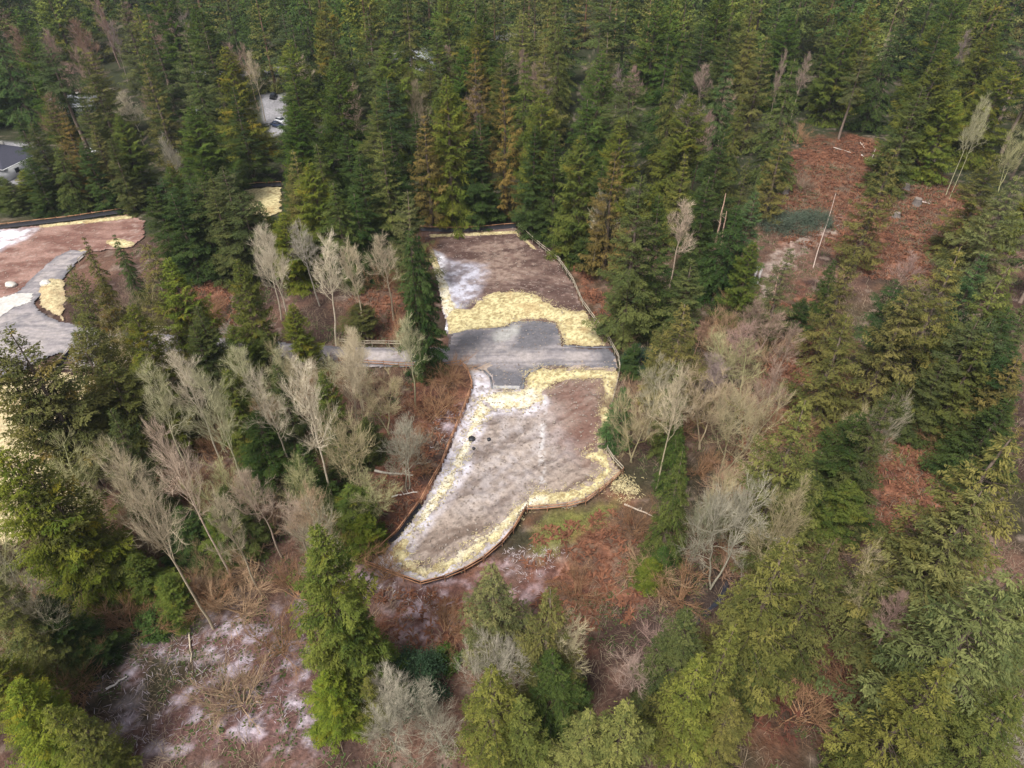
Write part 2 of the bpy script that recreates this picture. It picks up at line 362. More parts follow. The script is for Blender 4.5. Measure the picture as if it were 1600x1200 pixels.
def road_col(x, y, s):
    n = fbm(x/9, y/.8, 61, 4); m_ = fbm(x/2.5, y/2.5, 62, 4)
    c_ = mixc((0.15,0.138,0.148), (0.28,0.25,0.25), sstep(.3,.7,n))
    c_ = mixc(c_, (0.34,0.30,0.285), sstep(.42,.7,m_)*.7)
    yc = np.interp(x, ROADC[:,0], ROADC[:,1])
    for off in (-1.6, -.5, .7, 1.9):                        # wheel tracks along the road
        c_ = mixc(c_, (0.135,0.125,0.13) if off in (-1.6, 1.9) else (0.33,0.29,0.275), sstep(.42,.1,np.abs(y-yc-off+.5*(vn(x/6,off*9+x*0,63)-.5)))*.5)
    for cxp, cyp, r_ in ((845,566,9.0),(752,610,5.0),(60,560,14.0),(118,470,9.5),(790,500,6.0)):   # turning arcs
        q = g(cxp, cyp); d = np.hypot(x-q[0], y-q[1])
        for k in range(3):
            c_ = mixc(c_, (0.125,0.125,0.14), sstep(.3,.05,np.abs(d-r_-k*.9))*.35)
    ap = gp([(810,505),(870,505),(880,540),(830,545),(800,545)]); lo = gp([(768,578),(822,578),(816,609),(770,609)])
    for P_ in (ap, lo, gp([(930,545),(966,545),(966,576),(935,574)])):
        c_ = mixc(c_, (0.085,0.085,0.098), sstep(-1.2,1.2,sd_poly(x,y,P_)+(m_-.5)*3)*.8)
    c_ = mixc(c_, (0.085,0.085,0.098), sstep(-1.5,1.5,sd_poly(x,y,gp([(712,520),(765,512),(768,532),(745,540),(712,540)]))+(m_-.5)*5)*.85)
    c_ = mixc(c_, (0.33,0.32,0.30), sstep(-.8,.8,sd_poly(x,y,gp([(766,520),(790,511),(813,508),(811,520),(800,534),(776,532)]))+(m_-.5)*2)*.85)
    c_ = mixc(c_, (0.10,0.10,0.115), sstep(1.4,.3,s)*sstep(.3,.55,m_)*.75)
    return c_
sheet('gravel_road', ROAD, .3, lambda x,y,s: .10+.03*(fbm(x/2,y/2,64,2)-.5)-.06*sstep(.5,0,s), road_col, M['gravel'], .25, 1.2, kind='structure')
sheet('concrete_apron', gp([(-60,495),(0,466),(26,458),(54,459),(50,474),(20,483),(0,500),(-60,520)]), .4, lambda x,y,s: .16+.01*vn(x,y,1),
      lambda x,y,s: mixc((0.40,0.37,0.34),(0.52,0.50,0.47),fbm(x/2,y/.6,71,3)), M['gravel'], .1, kind='structure')
sheet('concrete_apron', gp([(766,603),(814,603),(813,610),(768,610)]), .25, lambda x,y,s: .155+.005*vn(x,y,1),
      lambda x,y,s: mixc((0.25,0.25,0.26),(0.40,0.38,0.37),fbm(x,y,73,3)), M['gravel'], .02, kind='structure')
for kp in ([(756,580),(766,590),(769,608)], [(846,575),(828,582),(819,592),(817,608)], [(880,541),(925,544),(958,543)], [(740,575),(752,580)]):
    k_ = MB(); q = np.array([g(*p) for p in kp])
    for a, b in zip(q[:-1], q[1:]): k_.beam((*a,.1), (*b,.1), .3, .2, (.15,.15,.165))
    link('kerb', k_.mesh('kerb', M['gravel']), kind='structure')
def straw_sheet(P, seed, white=None, label='', dull=0.0, edge=.7, amp=.22):
    def cf(x, y, s):
        n = fbm(x/.38, y/.38, seed, 4); b = fbm(x/4, y/4, seed+2, 3); sp = vn(x*2.3, y*2.3, seed+5)
        c_ = mixc((0.30,0.23,0.11), (0.60,0.52,0.29), sstep(.3,.62,n))
        c_ = mixc(c_, (0.34,0.22,0.10), sstep(.60,.72,b)*.5)
        c_ = mixc(c_, (0.10,0.08,0.06), sstep(.91,.97,sp)*.8)
        c_ = mixc(c_, (0.22,0.14,0.10), sstep(.8,.1,s)*sstep(.35,.6,n)*.6)
        if dull: c_ = mixc(c_, (0.40,0.30,0.20), dull)
        if white is not None:
            k = np.zeros(len(x))
            for W, a in white: k = np.maximum(k, sstep(-2,2,sd_poly(x,y,W)+(b-.5)*7)*a)
            c_ = mixc(c_, (0.70,0.66,0.56), np.clip(k*(.25+.8*sstep(.3,.6,fbm(x/.9,y/.9,seed+7,3))),0,1)*(sp<.93))
        return c_
    zf = lambda x,y,s: .02+np.clip(s*.5,0,1)*(.12+amp*fbm(x/.42,y/.42,seed+9,3))
    return sheet('straw_mulch', P, .24, zf, cf, M['straw'], edge, 1.6, seed, kind='stuff', label=label, category='straw')
straw_sheet(gp([(695,488),(714,480),(735,483),(745,470),(770,457),(800,455),(835,459),(850,470),(870,480),(900,489),(912,485),(932,508),(948,538),(930,543),(880,540),(877,522),(871,504),(845,499),(815,501),(790,509),(765,514),(740,515),(715,522),(701,522)]), 101, None, 'yellow straw mulch band across the upper dirt pad')
straw_sheet(gp([(666,380),(676,385),(690,420),(704,455),(712,480),(705,500),(695,495),(685,450)]), 111, [(gp([(680,420),(700,430),(715,480),(700,500),(685,470)]),.8)], 'narrow frosty straw strip on the left edge of the upper pad', edge=.4)
straw_sheet(gp([(670,366),(740,363),(806,360),(828,377),(840,390),(832,390),(805,366),(740,369),(672,371)]), 121, None, 'thin straw line along the back fence of the upper pad', edge=.35)
WH = [(gp([(730,600),(775,610),(850,610),(855,625),(840,650),(775,655),(750,700),(730,770),(690,830),(640,850),(650,760),(720,640)]),.75),(gp([(640,880),(660,895),(720,870),(780,830),(830,800),(840,780),(800,780),(740,840),(660,880)]),.8)]
OUT = [(750,622),(770,613),(812,612),(823,600),(822,583),(845,575),(968,579),(964,606),(958,650),(948,690),(944,703),(962,735),(940,762),(915,780),(885,788),(820,792),(800,822),(770,852),(730,880),(695,896),(660,903),(625,888),(604,876),(612,858),(650,818),(676,775),(700,735),(722,695),(735,655)]
INN = [(770,640),(820,640),(846,630),(852,612),(868,597),(905,592),(940,594),(942,605),(938,650),(932,690),(928,703),(908,708),(914,718),(936,722),(940,735),(925,752),(895,764),(858,770),(835,764),(822,780),(800,798),(778,820),(750,838),(722,856),(690,876),(668,886),(655,880),(638,872),(636,852),(650,832),(672,802),(700,768),(722,728),(735,700),(745,670)]
ring = np.concatenate([gp(OUT), gp([OUT[0]]), gp([INN[0]]), gp(INN[::-1])])
straw_sheet(ring, 131, WH, 'straw mulch ring around the lower dirt pad, frosted white on its left side', edge=.45)
straw_sheet(gp([(60,352),(120,345),(200,336),(215,338),(200,343),(120,351),(60,357)]), 141, None, 'straw strip below the far left fence', edge=.3)
straw_sheet(gp([(162,376),(185,372),(212,378),(208,386),(175,388)]), 151, None, 'small straw patch beside the dark hemlock', edge=.5)
straw_sheet(gp([(116,391),(134,389),(136,395),(122,398)]), 161, None, 'tiny straw patch at the end of the side track', edge=.4)
straw_sheet(gp([(62,445),(78,434),(100,436),(104,470),(98,500),(80,490),(60,478)]), 171, None, 'rough straw bank inside the road bend', .35, .8, .6)
straw_sheet(STRAW_FIELD, 181, None, 'pale straw field showing behind the left cedars', .35, .8)
straw_sheet(FAR_STRAW, 191, None, 'far straw patch between the conifers', 0, .8)

# ------------------------------------------------------------ fences
def fence(label, pts, side=1, fabric=True, rails=(1.05,.55), m='wood', h=1.15, group='silt fences round the cleared pads'):
    q = np.array([g(*p) for p in pts]); d = np.r_[0, np.cumsum(np.hypot(*np.diff(q, axis=0).T))]
    n = max(2, int(d[-1]/2.4)+1)
    ts = np.unique(np.concatenate([np.linspace(0, d[-1], n), d]))
    keep = [ts[0]]
    for t_ in ts[1:]:
        if t_-keep[-1] > .8: keep.append(t_)
    ts = np.array(keep)
    X_ = np.interp(ts, d, q[:,0]); Y_ = np.interp(ts, d, q[:,1]); Z_ = np.maximum(gz(X_, Y_), 0)
    root = empty('silt_fence', (X_[0], Y_[0], 0), label, 'fence', group)
    ox, oy = X_[0], Y_[0]; X_ = X_-ox; Y_ = Y_-oy
    rnd = random.Random(int(abs(ox)*10))
    for a in range(len(ts)):
        p = MB(); lx, ly = rnd.uniform(-.08,.08), rnd.uniform(-.08,.08)
        p.tube([(X_[a], Y_[a], Z_[a]-.3), (X_[a]+lx, Y_[a]+ly, Z_[a]+h+rnd.uniform(0,.2))], .06, 4)
        link('post', p.mesh('post', M[m]), root)
    for zz in rails:
        r = MB()
        for a in range(len(ts)-1):
            j_ = rnd.uniform(-.05,.05)
            r.beam((X_[a],Y_[a],Z_[a]+zz+j_), (X_[a+1],Y_[a+1],Z_[a+1]+zz+rnd.uniform(-.05,.05)), .10, .12)
        link('rail', r.mesh('rail', M[m]), root)
    if fabric:
        V = []; Qf = []
        for a in range(len(ts)):
            b = min(a, len(ts)-2); dx, dy = X_[b+1]-X_[b], Y_[b+1]-Y_[b]; l = math.hypot(dx, dy)+1e-9
            nx_, ny_ = -dy/l*side, dx/l*side
            sag = rnd.uniform(0,.15)
            V += [(X_[a]+nx_*.09, Y_[a]+ny_*.09, Z_[a]+.9-sag), (X_[a]+nx_*.15, Y_[a]+ny_*.15, Z_[a]+.35), (X_[a]+nx_*.40, Y_[a]+ny_*.40, Z_[a]+.13)]
            if a: k0 = 3*a; Qf += [(k0-3,k0,k0+1,k0-2),(k0-2,k0+1,k0+2,k0-1)]
        link('fabric', npmesh('fabric', V, Qf, None, M['fabric']), root)
fence('orange-railed silt fence along the back of the upper dirt pad', [(657,360),(700,362),(740,361),(806,355)], -1)
fence('silt fence curving down the right side of the upper pad to the road end', [(810,356),(832,377),(875,412),(895,442),(910,477),(932,507),(950,532),(966,562),(968,580)], -1, False, m='paint')
fence('short leaning rail fence outside the upper pad corner', [(866,400),(875,412)], 1, False, m='paint')
fence('silt fence down the left side of the lower pad', [(720,571),(733,585),(738,605),(722,650),(705,690),(690,730),(670,765),(658,788)], 1, False)
fence('black-lined silt fence running down to the bottom left corner of the lower pad', [(656,790),(620,838),(571,881)], 1, True)
fence('double-railed silt fence round the bottom tip of the lower pad', [(572,884),(612,900),(658,917),(700,906),(730,893),(755,878)], 1, True)
fence('silt fence climbing from the bottom tip to the bend under the straw', [(757,876),(785,852),(802,832),(822,798)], 1, True)
fence('orange-railed fence below the lower pad straw, up to the right corner', [(824,799),(855,798),(885,795),(918,787),(945,765),(973,740)], 1, False)
fence('white-railed silt fence leading up from the right corner of the lower pad', [(972,737),(958,722),(948,706)], 1, False, m='paint')
fence('half-hidden silt fence along the right side of the lower pad', [(945,695),(952,650),(963,605),(967,584)], 1, False, m='paint')
fence('dark silt fence along the back of the far left dirt field', [(-120,372),(15,355),(60,350),(120,343),(200,331)], -1, True)
fence('rail fence on the upper side of the road, beside the alders', [(530,537),(570,540),(635,541)], -1, False, m='paint')
fence('rail fence on the lower side of the road, beside the alders', [(530,567),(580,571),(635,575),(690,575),(720,571)], 1, False)
fence('silt fence above the road behind the left cedars', [(160,508),(220,516),(300,520),(356,524)], -1, False, m='paint')
fence('short fence slanting down from the road bend at left', [(115,546),(87,580)], 1, True, m='paint')
fence('fence below the road behind the left cedars', [(88,581),(150,580),(220,578),(350,577)], -1, False, m='paint')
fence('orange fence behind the far straw patch', [(366,297),(400,292),(440,290)], -1, True)
fence('pale fence beside the scraggly cedar on the side track', [(124,412),(135,402)], -1, False, m='paint')

# ------------------------------------------------------------ conifer builder
def norm(v): return v/(np.linalg.norm(v, axis=-1, keepdims=True)+1e-9)
SPEC = {
 # slope low/high: branch angle at the bottom and the top; hang: how much the sprays droop
 'fir':     dict(tier=24, nb=235, prof=.66, slope=(-.45,.60), droop=.28, up=.25, twl=.25, hang=.45, ang=48, ll=.23, lw=.036, dens=20, base=.06, c0=(.024,.044,.016), c1=(.116,.134,.040)),
 'hemlock': dict(tier=22, nb=235, prof=.74, slope=(-.35,.40), droop=.50, up=.0, twl=.25, hang=.80, ang=52, ll=.22, lw=.036, dens=19, base=.08, c0=(.022,.044,.013), c1=(.112,.138,.038)),
 'cedar':   dict(tier=34, nb=330, prof=.52, slope=(-.60,.75), droop=.50, up=.45, twl=.25, hang=.90, ang=45, ll=.24, lw=.040, dens=17, base=.05, c0=(.028,.055,.012), c1=(.140,.168,.034)),
 'spruce':  dict(tier=19, nb=190, prof=.72, slope=(-.45,.50), droop=.20, up=.35, twl=.19, hang=1.2, ang=52, ll=.24, lw=.036, dens=17, base=.10, c0=(.030,.046,.016), c1=(.155,.165,.055)),
 'scraggly':dict(nb=150, prof=.55, slope=(-.30,.60), droop=.35, up=.30, twl=.38, hang=.55, ang=50, ll=.27, lw=.065, dens=9, base=.25, c0=(.030,.046,.016), c1=(.115,.130,.044)),
 'column':  dict(tier=27, nb=250, prof=.46, slope=(-.45,.35), droop=.45, up=.10, twl=.22, hang=.9, ang=50, ll=.22, lw=.040, dens=20, base=.04, c0=(.018,.040,.013), c1=(.080,.115,.034)),
 'highcrown':dict(tier=15, nb=90, prof=.65, slope=(-.25,.55), droop=.30, up=.15, twl=.32, hang=.5, ang=55, ll=.24, lw=.042, dens=15, base=.50, c0=(.036,.058,.024), c1=(.085,.108,.040)),
}
def conifer(species, seed, h=26.0, r=5.0, lod=1.0, wood=True):
    p = SPEC[species]; R = np.random.RandomState(seed)
    tb = MB()
    # trunk, slightly wandering
    n = 9; tz = np.linspace(0, h*.985, n)
    lean = R.normal(0, .10, (n, 2)); lean[0] = 0; lean = np.cumsum(lean, 0)*.6
    TP = np.column_stack([lean[:,0], lean[:,1], tz])
    tb.tube(TP, np.linspace(.012*h+.05, .03, n), 6, (.16,.12,.095))
    nb = int(p['nb']*(.55+.45*lod))
    P_, D_, N_, L_, W_, C_ = [], [], [], [], [], []
    az0 = R.rand()*6.28
    lobes = R.rand(3)*6.28; lamp = R.uniform(.04,.16,3)
    hole = [(R.uniform(.1,.8), R.rand()*6.28) for _ in range(6)]
    for i in range(nb):
        t = (i+.5)/nb; t = t**1.05
        if p.get('tier'):
            tn = p['tier']*(1+.0*t); t = (math.floor(t*tn)+.5+R.normal(0,.13))/tn; t = min(max(t, .004), .985)
        zz = h*(p['base']+(1-p['base'])*t*.985)
        az = az0+i*2.39996+R.normal(0,.35)
        tcr = t
        prof = min(1, (1-tcr)**p['prof']*1.10+.02)*(.70+.30*min(1, tcr/.10))*min(1, (1-tcr)/.30+.04)**.40
        Lb = r*prof*R.uniform(.60,1.16)
        Lb *= 1+sum(a*math.sin((k+1)*az+o+tcr*5) for k,(a,o) in enumerate(zip(lamp, lobes)))
        for (ht, ha) in hole:
            if abs(ht-tcr) < .05 and math.cos(az-ha) > .55: Lb *= .5
        if R.rand() < .05: Lb *= .45
        Lb = max(Lb, .28)
        sl = p['slope'][0]+(p['slope'][1]-p['slope'][0])*t+R.normal(0,.08)
        ca, sa = math.cos(az), math.sin(az)
        bend = R.normal(0,.12)
        def spine(s):
            rad = Lb*s*(1-.06*s); side = Lb*bend*s*s
            z_ = zz+Lb*(sl*s-p['droop']*s**1.6+p['up']*s**3.2)
            x0 = np.interp(zz, tz, TP[:,0]); y0 = np.interp(zz, tz, TP[:,1])
            return np.stack([x0+ca*rad-sa*side, y0+sa*rad+ca*side, z_], -1)
        if wood and Lb > .9:
            sp = spine(np.linspace(0, .9, 4)); tb.tube(sp, [.035+.006*Lb, .028, .018, .01], 3, (.075,.055,.042))
        ntw = max(3, int((Lb*7.5+2)*(.45+.55*lod)))
        s = np.sort((.22 if Lb > 1.5 else .0)+(.78 if Lb > 1.5 else 1.)*R.uniform(0,1,ntw)**.72)
        base = spine(s); tan = norm(spine(np.minimum(s+.03, 1.03))-base)
        sides = np.where(np.arange(ntw)%2==0, 1, -1)
        tl = (p['twl']*Lb*(1-s)**.75*np.sqrt(s+.15)*1.5+.30)*R.uniform(.7,1.25,ntw); tl = np.minimum(tl, 1.9)
        rad = np.array([ca, sa, 0]); tg = np.array([-sa, ca, 0])
        A = np.radians(p['ang']*R.uniform(.75,1.2,ntw))
        TD = tan*np.cos(A)[:,None]+tg[None]*(np.sin(A)*sides)[:,None]
        TD[:,2] -= p['hang']*R.uniform(.1,.75,ntw)
        TD = norm(TD)
        # every third twig also grows straight on or up, filling the plume
        nl = np.maximum(2, (tl*p['dens']*(.18+.82*lod)).astype(int))
        ti = np.repeat(np.arange(ntw), nl); m = len(ti)
        u = R.uniform(0, 1, m)
        pos = base[ti]+TD[ti]*(tl[ti]*u)[:,None]
        pos[:,2] -= p['hang']*.30*tl[ti]*u*u
        pos += R.normal(0, .045, (m,3))
        ld = TD[ti]+R.normal(0,.42,(m,3)); ld[:,2] -= p['hang']*.35; ld = norm(ld)
        nn = np.array([0,0,1.0])+R.normal(0,.30,(m,3))+tg[None]*(sides[ti]*.75)[:,None]+rad[None]*.55; nn = norm(nn)
        sc = (1+1.1*(1-lod))*R.uniform(.65,1.3,m)
        P_.append(pos); D_.append(ld); N_.append(nn); L_.append(p['ll']*sc); W_.append(p['lw']*sc*(1+.6*(1-lod)))
        bt = R.uniform(0,1)
        ct = np.clip(.62*bt+.38*R.beta(1.6,2.0,m), 0, 1)
        cc = mixc(p['c0'], p['c1'], ct)
        if species in ('cedar','scraggly') and R.rand() < .07: cc = cc*np.array([1.25,1.0,.85])
        C_.append(cc)
    P0 = np.concatenate(P_); D = np.concatenate(D_); N = np.concatenate(N_); L = np.concatenate(L_)[:,None]; W = np.concatenate(W_)[:,None]; C = np.concatenate(C_)
    Sd = norm(np.cross(D, N))
    V = np.stack([P0, P0+D*L*.45+Sd*W, P0+D*L, P0+D*L*.45-Sd*W], 1).reshape(-1,3)
    Q = np.arange(len(V)).reshape(-1,4)
    crown = (V, Q, np.repeat(C, 4, 0))
    return tb, crown
# ------------------------------------------------------------ bare broadleaf builder
def bare(kind, seed, h=20.0, r=4.5):
    R = np.random.RandomState(seed); tr = MB(); tw = MB()
    moss = (.17,.17,.045); pale = (.43,.385,.30); tcol = (.44,.39,.31)
    if kind == 'mossy': pale = (.33,.29,.19); tcol = (.36,.33,.22)
    if kind == 'lichen': pale = (.29,.27,.22); tcol = (.33,.305,.25)
    if kind == 'shrub': pale = (.27,.19,.13); tcol = (.36,.26,.18)
    if kind == 'pink': pale = (.27,.20,.175); tcol = (.33,.26,.22)
    twV = []; twC = []
    def strands(P0, D0, L0, rad, col):        # many one-segment twigs, three-sided
        P0 = np.asarray(P0); D0 = norm(np.asarray(D0)); L0 = np.asarray(L0)[:,None]
        a = norm(np.cross(D0, np.array([.3,.2,1.0]))); b = np.cross(D0, a)
        mid = P0+D0*L0*.5+R.normal(0,.07,P0.shape)*L0
        end = P0+D0*L0+np.array([0,0,.12])*L0
        for k in range(2):
            s0, s1 = (P0, mid) if k == 0 else (mid, end)
            r0, r1 = (rad, rad*.75) if k == 0 else (rad*.75, rad*.4)
            ring0 = [s0+r0*(math.cos(t)*a+math.sin(t)*b) for t in (0,2.09,4.19)]
            ring1 = [s1+r1*(math.cos(t)*a+math.sin(t)*b) for t in (0,2.09,4.19)]
            for q in range(3):
                V = np.stack([ring0[q], ring0[(q+1)%3], ring1[(q+1)%3], ring1[q]], 1)
                twV.append(V.reshape(-1,3)); cc = np.empty((len(V)*4,3)); cc[:] = col; twC.append(cc)
        return mid, end
    def branch(p, d, L, rad, lvl, col):
        n = 5 if lvl < 2 else 4
        P = [np.array(p, float)]; d = np.array(d, float)
        for k in range(n):
            d = d+R.normal(0,.13+.05*lvl,3); d[2] += .10 if kind != 'shrub' else -.02; d /= np.linalg.norm(d)
            P.append(P[-1]+d*L/n)
        P = np.array(P)
        (tr if lvl == 0 else tw).tube(P, np.linspace(rad, max(.009, rad*.25), n+1), 5 if lvl < 2 else 3, col)
        return P
    def ramify(P, L, rad, lvl, maxl):
        nch = {0: 0, 1: 6, 2: 4}[lvl] if lvl < 3 else 0
        if lvl >= maxl:
            k = max(5, int(L*6.5)); s = R.uniform(.2, 1, k)*(len(P)-1)
            b = np.stack([np.interp(s, np.arange(len(P)), P[:,c_]) for c_ in range(3)], 1)
            d0 = norm(P[-1]-P[0])
            d = d0+R.normal(0,.38,(k,3))+np.array([0,0,.45])
            ll = R.uniform(.7,1.6,k)*min(1.3, .45+L*.35)
            mid, end = strands(b, d, ll, .0125, mixc(pale, tcol, R.rand())*R.uniform(.8,1.3))
            k2 = R.rand(k) < .8
            strands(mid[k2], norm(d[k2])+R.normal(0,.5,(k2.sum(),3)), ll[k2]*.6, .011, np.array(pale)*1.1)
            return
        for k in range(nch):
            s = R.uniform(.22, .98)*(len(P)-1); i0 = min(int(s), len(P)-2)
            p = P[i0]+(P[i0+1]-P[i0])*(s-i0); d0 = norm(P[i0+1]-P[i0])
            d = norm(d0+R.normal(0,.62,3)); l = L*R.uniform(.32,.55)
            cc = np.array(pale)*R.uniform(.8,1.2)
            Q_ = branch(p, d, l, max(.012, rad*.45), lvl+1, cc); ramify(Q_, l, rad*.5, lvl+1, maxl)
        Qe = P; ramify_end(Qe, L, rad, lvl)
    def ramify_end(P, L, rad, lvl):
        k = 5; d0 = norm(P[-1]-P[-2]); b = np.repeat(P[-1][None], k, 0)
        strands(b, d0+R.normal(0,.45,(k,3)), R.uniform(.5,1.1,k), .012, np.array(pale)*1.1)
    if kind in ('shrub',):
        for s in range(11):
            az = R.rand()*6.28; el = R.uniform(.5,1.25)
            d = (math.cos(az)*math.cos(el), math.sin(az)*math.cos(el), math.sin(el)); L = r*R.uniform(.8,1.25)
            cc = np.array(tcol)*R.uniform(.8,1.1)
            P = branch((R.normal(0,.2),R.normal(0,.2),0), d, L, .07, 0, cc); ramify(P, L, .06, 1, 2)
    else:
        stems = {'alder':1,'pink':1,'mossy':2,'lichen':2}[kind]
        for st in range(stems):
            n = 12; off = R.normal(0,.25,2)*(st>0); lean = R.normal(0,.05,2)+(R.normal(0,.14,2) if stems>1 else 0)
            hh = h*(1 if st == 0 else R.uniform(.75,.95))
            zz = np.linspace(0, hh, n)
            wob = np.cumsum(R.normal(0,.10,(n,2)),0); wob[0] = 0
            TP = np.column_stack([off[0]+lean[0]*zz+wob[:,0], off[1]+lean[1]*zz+wob[:,1], zz])
            tcol2 = np.array(tcol); 
            tr.tube(TP, np.linspace(.009*h+.03, .03, n), 7, tcol2*.85)
            cb = {'alder':.46,'pink':.42,'mossy':.26,'lichen':.34}[kind]
            nbr = int({'alder':24,'pink':22,'mossy':17,'lichen':17}[kind])
            for k in range(nbr):
                t = cb+(1-cb)*(k+R.rand())/nbr; z_ = t*hh; az = k*2.4+R.normal(0,.4)
                el = math.radians(R.uniform(38,66) if kind in ('alder','pink') else R.uniform(8,55))
                u = (t-cb)/(1-cb)
                L = r*(1.05-.72*u)*R.uniform(.7,1.2)
                d = (math.cos(az)*math.cos(el), math.sin(az)*math.cos(el), math.sin(el))
                p0 = [np.interp(z_, zz, TP[:,c_]) for c_ in range(3)]
                cc = np.array(tcol)*R.uniform(.85,1.1)
                if kind == 'mossy' and R.rand() < .5: cc = np.array(moss)
                P = branch(p0, d, L, .016+.007*L, 1, cc); ramify(P, L, .02+.007*L, 1, 2)
    V = np.concatenate(tw.V+twV); nq0 = np.concatenate(tw.Q); o = tw.n
    nv = sum(len(a) for a in twV); Q = np.concatenate([nq0, o+np.arange(nv).reshape(-1,4)])
    C = np.concatenate(tw.C+twC)
    return tr, (V, Q, C)
PROTO = {}
def proto(sp, i):
    """tapered trunk mesh and crown mesh of one variety, made once and shared"""
    key = (sp, i)
    if key in PROTO: return PROTO[key]
    seed = zlib.crc32(sp.encode())%1000+i*17
    if sp in SPEC:
        r0 = {'fir':4.6,'hemlock':3.8,'cedar':4.6,'spruce':4.0,'scraggly':4.6,'highcrown':4.2,'column':3.6}[sp]
        tb, cr = conifer(sp, seed, 26.0, r0); h0 = 26.0
    else:
        h0, r0 = {'alder':(20,4.6),'pink':(18,4.4),'mossy':(16,5.0),'lichen':(13,4.6),'shrub':(3.6,3.4)}[sp]
        tb, cr = bare(sp, seed, h0, r0)
        if sp == 'shrub': h0 = 4.0
    PROTO[key] = (tb.mesh('trunk', M['bark']), npmesh('crown', cr[0], cr[1], cr[2], M['leaf'] if sp in SPEC else M['twig']), h0, r0)
    return PROTO[key]
M['twig'] = mat('bare_twigs', 0.9, 0.1, tint=True)
NPROTO = {'fir':4,'hemlock':3,'cedar':4,'spruce':3,'scraggly':2,'highcrown':2,'column':2,'alder':5,'pink':2,'mossy':3,'lichen':2,'shrub':3}
TINTS = {   # name: colour factor on the needles
 'deep green':(.60,.72,.62), 'mid green':(1.04,.96,.92), 'yellow-green':(1.26,1.14,.86), 'olive':(1.20,.98,.85),
 'blue-green':(.85,1.05,1.15), 'brownish':(1.50,1.00,.92), 'grey-green':(1.15,1.05,1.15), 'golden':(1.38,1.20,.78),
 'pale green':(1.42,1.32,1.15)}
BTINT = {'pale':(1.1,1.06,1.0), 'grey':(.85,.85,.88), 'buff':(.98,.91,.80), 'greenish':(.84,.88,.68), 'brown':(.75,.60,.48), 'pinkish':(1.0,.87,.84), 'whitish':(1.0,.98,.9)}
NAME = {'fir':'fir_tree','hemlock':'hemlock_tree','cedar':'cedar_tree','spruce':'spruce_tree','scraggly':'cedar_tree','highcrown':'fir_tree','column':'fir_tree',
        'alder':'bare_alder','pink':'bare_alder','mossy':'bare_maple','lichen':'bare_maple','shrub':'bare_shrub'}
WORD = {'fir':'fir','hemlock':'hemlock','cedar':'cedar','spruce':'spruce','scraggly':'sparse cedar','highcrown':'bare-stemmed fir','column':'columnar fir',
        'alder':'bare alder','pink':'bare alder','mossy':'bare maple','lichen':'bare low maple','shrub':'bare shrub'}
TREES = []      # every planted tree: dict(x,y,h,r,sp,tint)
rt = random.Random(7)
def plant(ax, ay, h, r, sp, tint, lab=None):
    """survey a tree from where its tip stands at height h"""
    x_, y_ = g(ax, ay, h+.3)
    def bad(q): return clear_sd(np.array([q[0]]), np.array([q[1]]))[0] > -min(2.4, r*.5) and sd_poly(np.array([q[0]]), np.array([q[1]]), STRAW_FIELD)[0] < -1
    for dh in (0,-.8,.8,-1.6,1.6,-2.4,2.4,-3.2,3.2,-4,4,-5,5,-6,6,-8,-10,-12,-14):
        if h+dh > 4 and not bad(g(ax, ay, h+dh+.3)): h += dh; x_, y_ = g(ax, ay, h+.3); break
    TREES.append(dict(x=float(x_), y=float(y_), h=h, r=r*(1.28 if ay < 330 else 1.05), sp=sp, tint=tint, lab=lab, ax=ax, ay=ay))
def plantb(bx, by, h, r, sp, tint, lab=None):
    x_, y_ = g(bx, by, 0)
    a = proj(x_, y_, h)
    if sp == 'alder': h *= 1.1; r *= .82
    if sp in ('mossy','lichen','pink'): r *= .86
    a = proj(x_, y_, h)
    TREES.append(dict(x=float(x_), y=float(y_), h=h, r=r, sp=sp, tint=tint, lab=lab, ax=a[0], ay=a[1]))
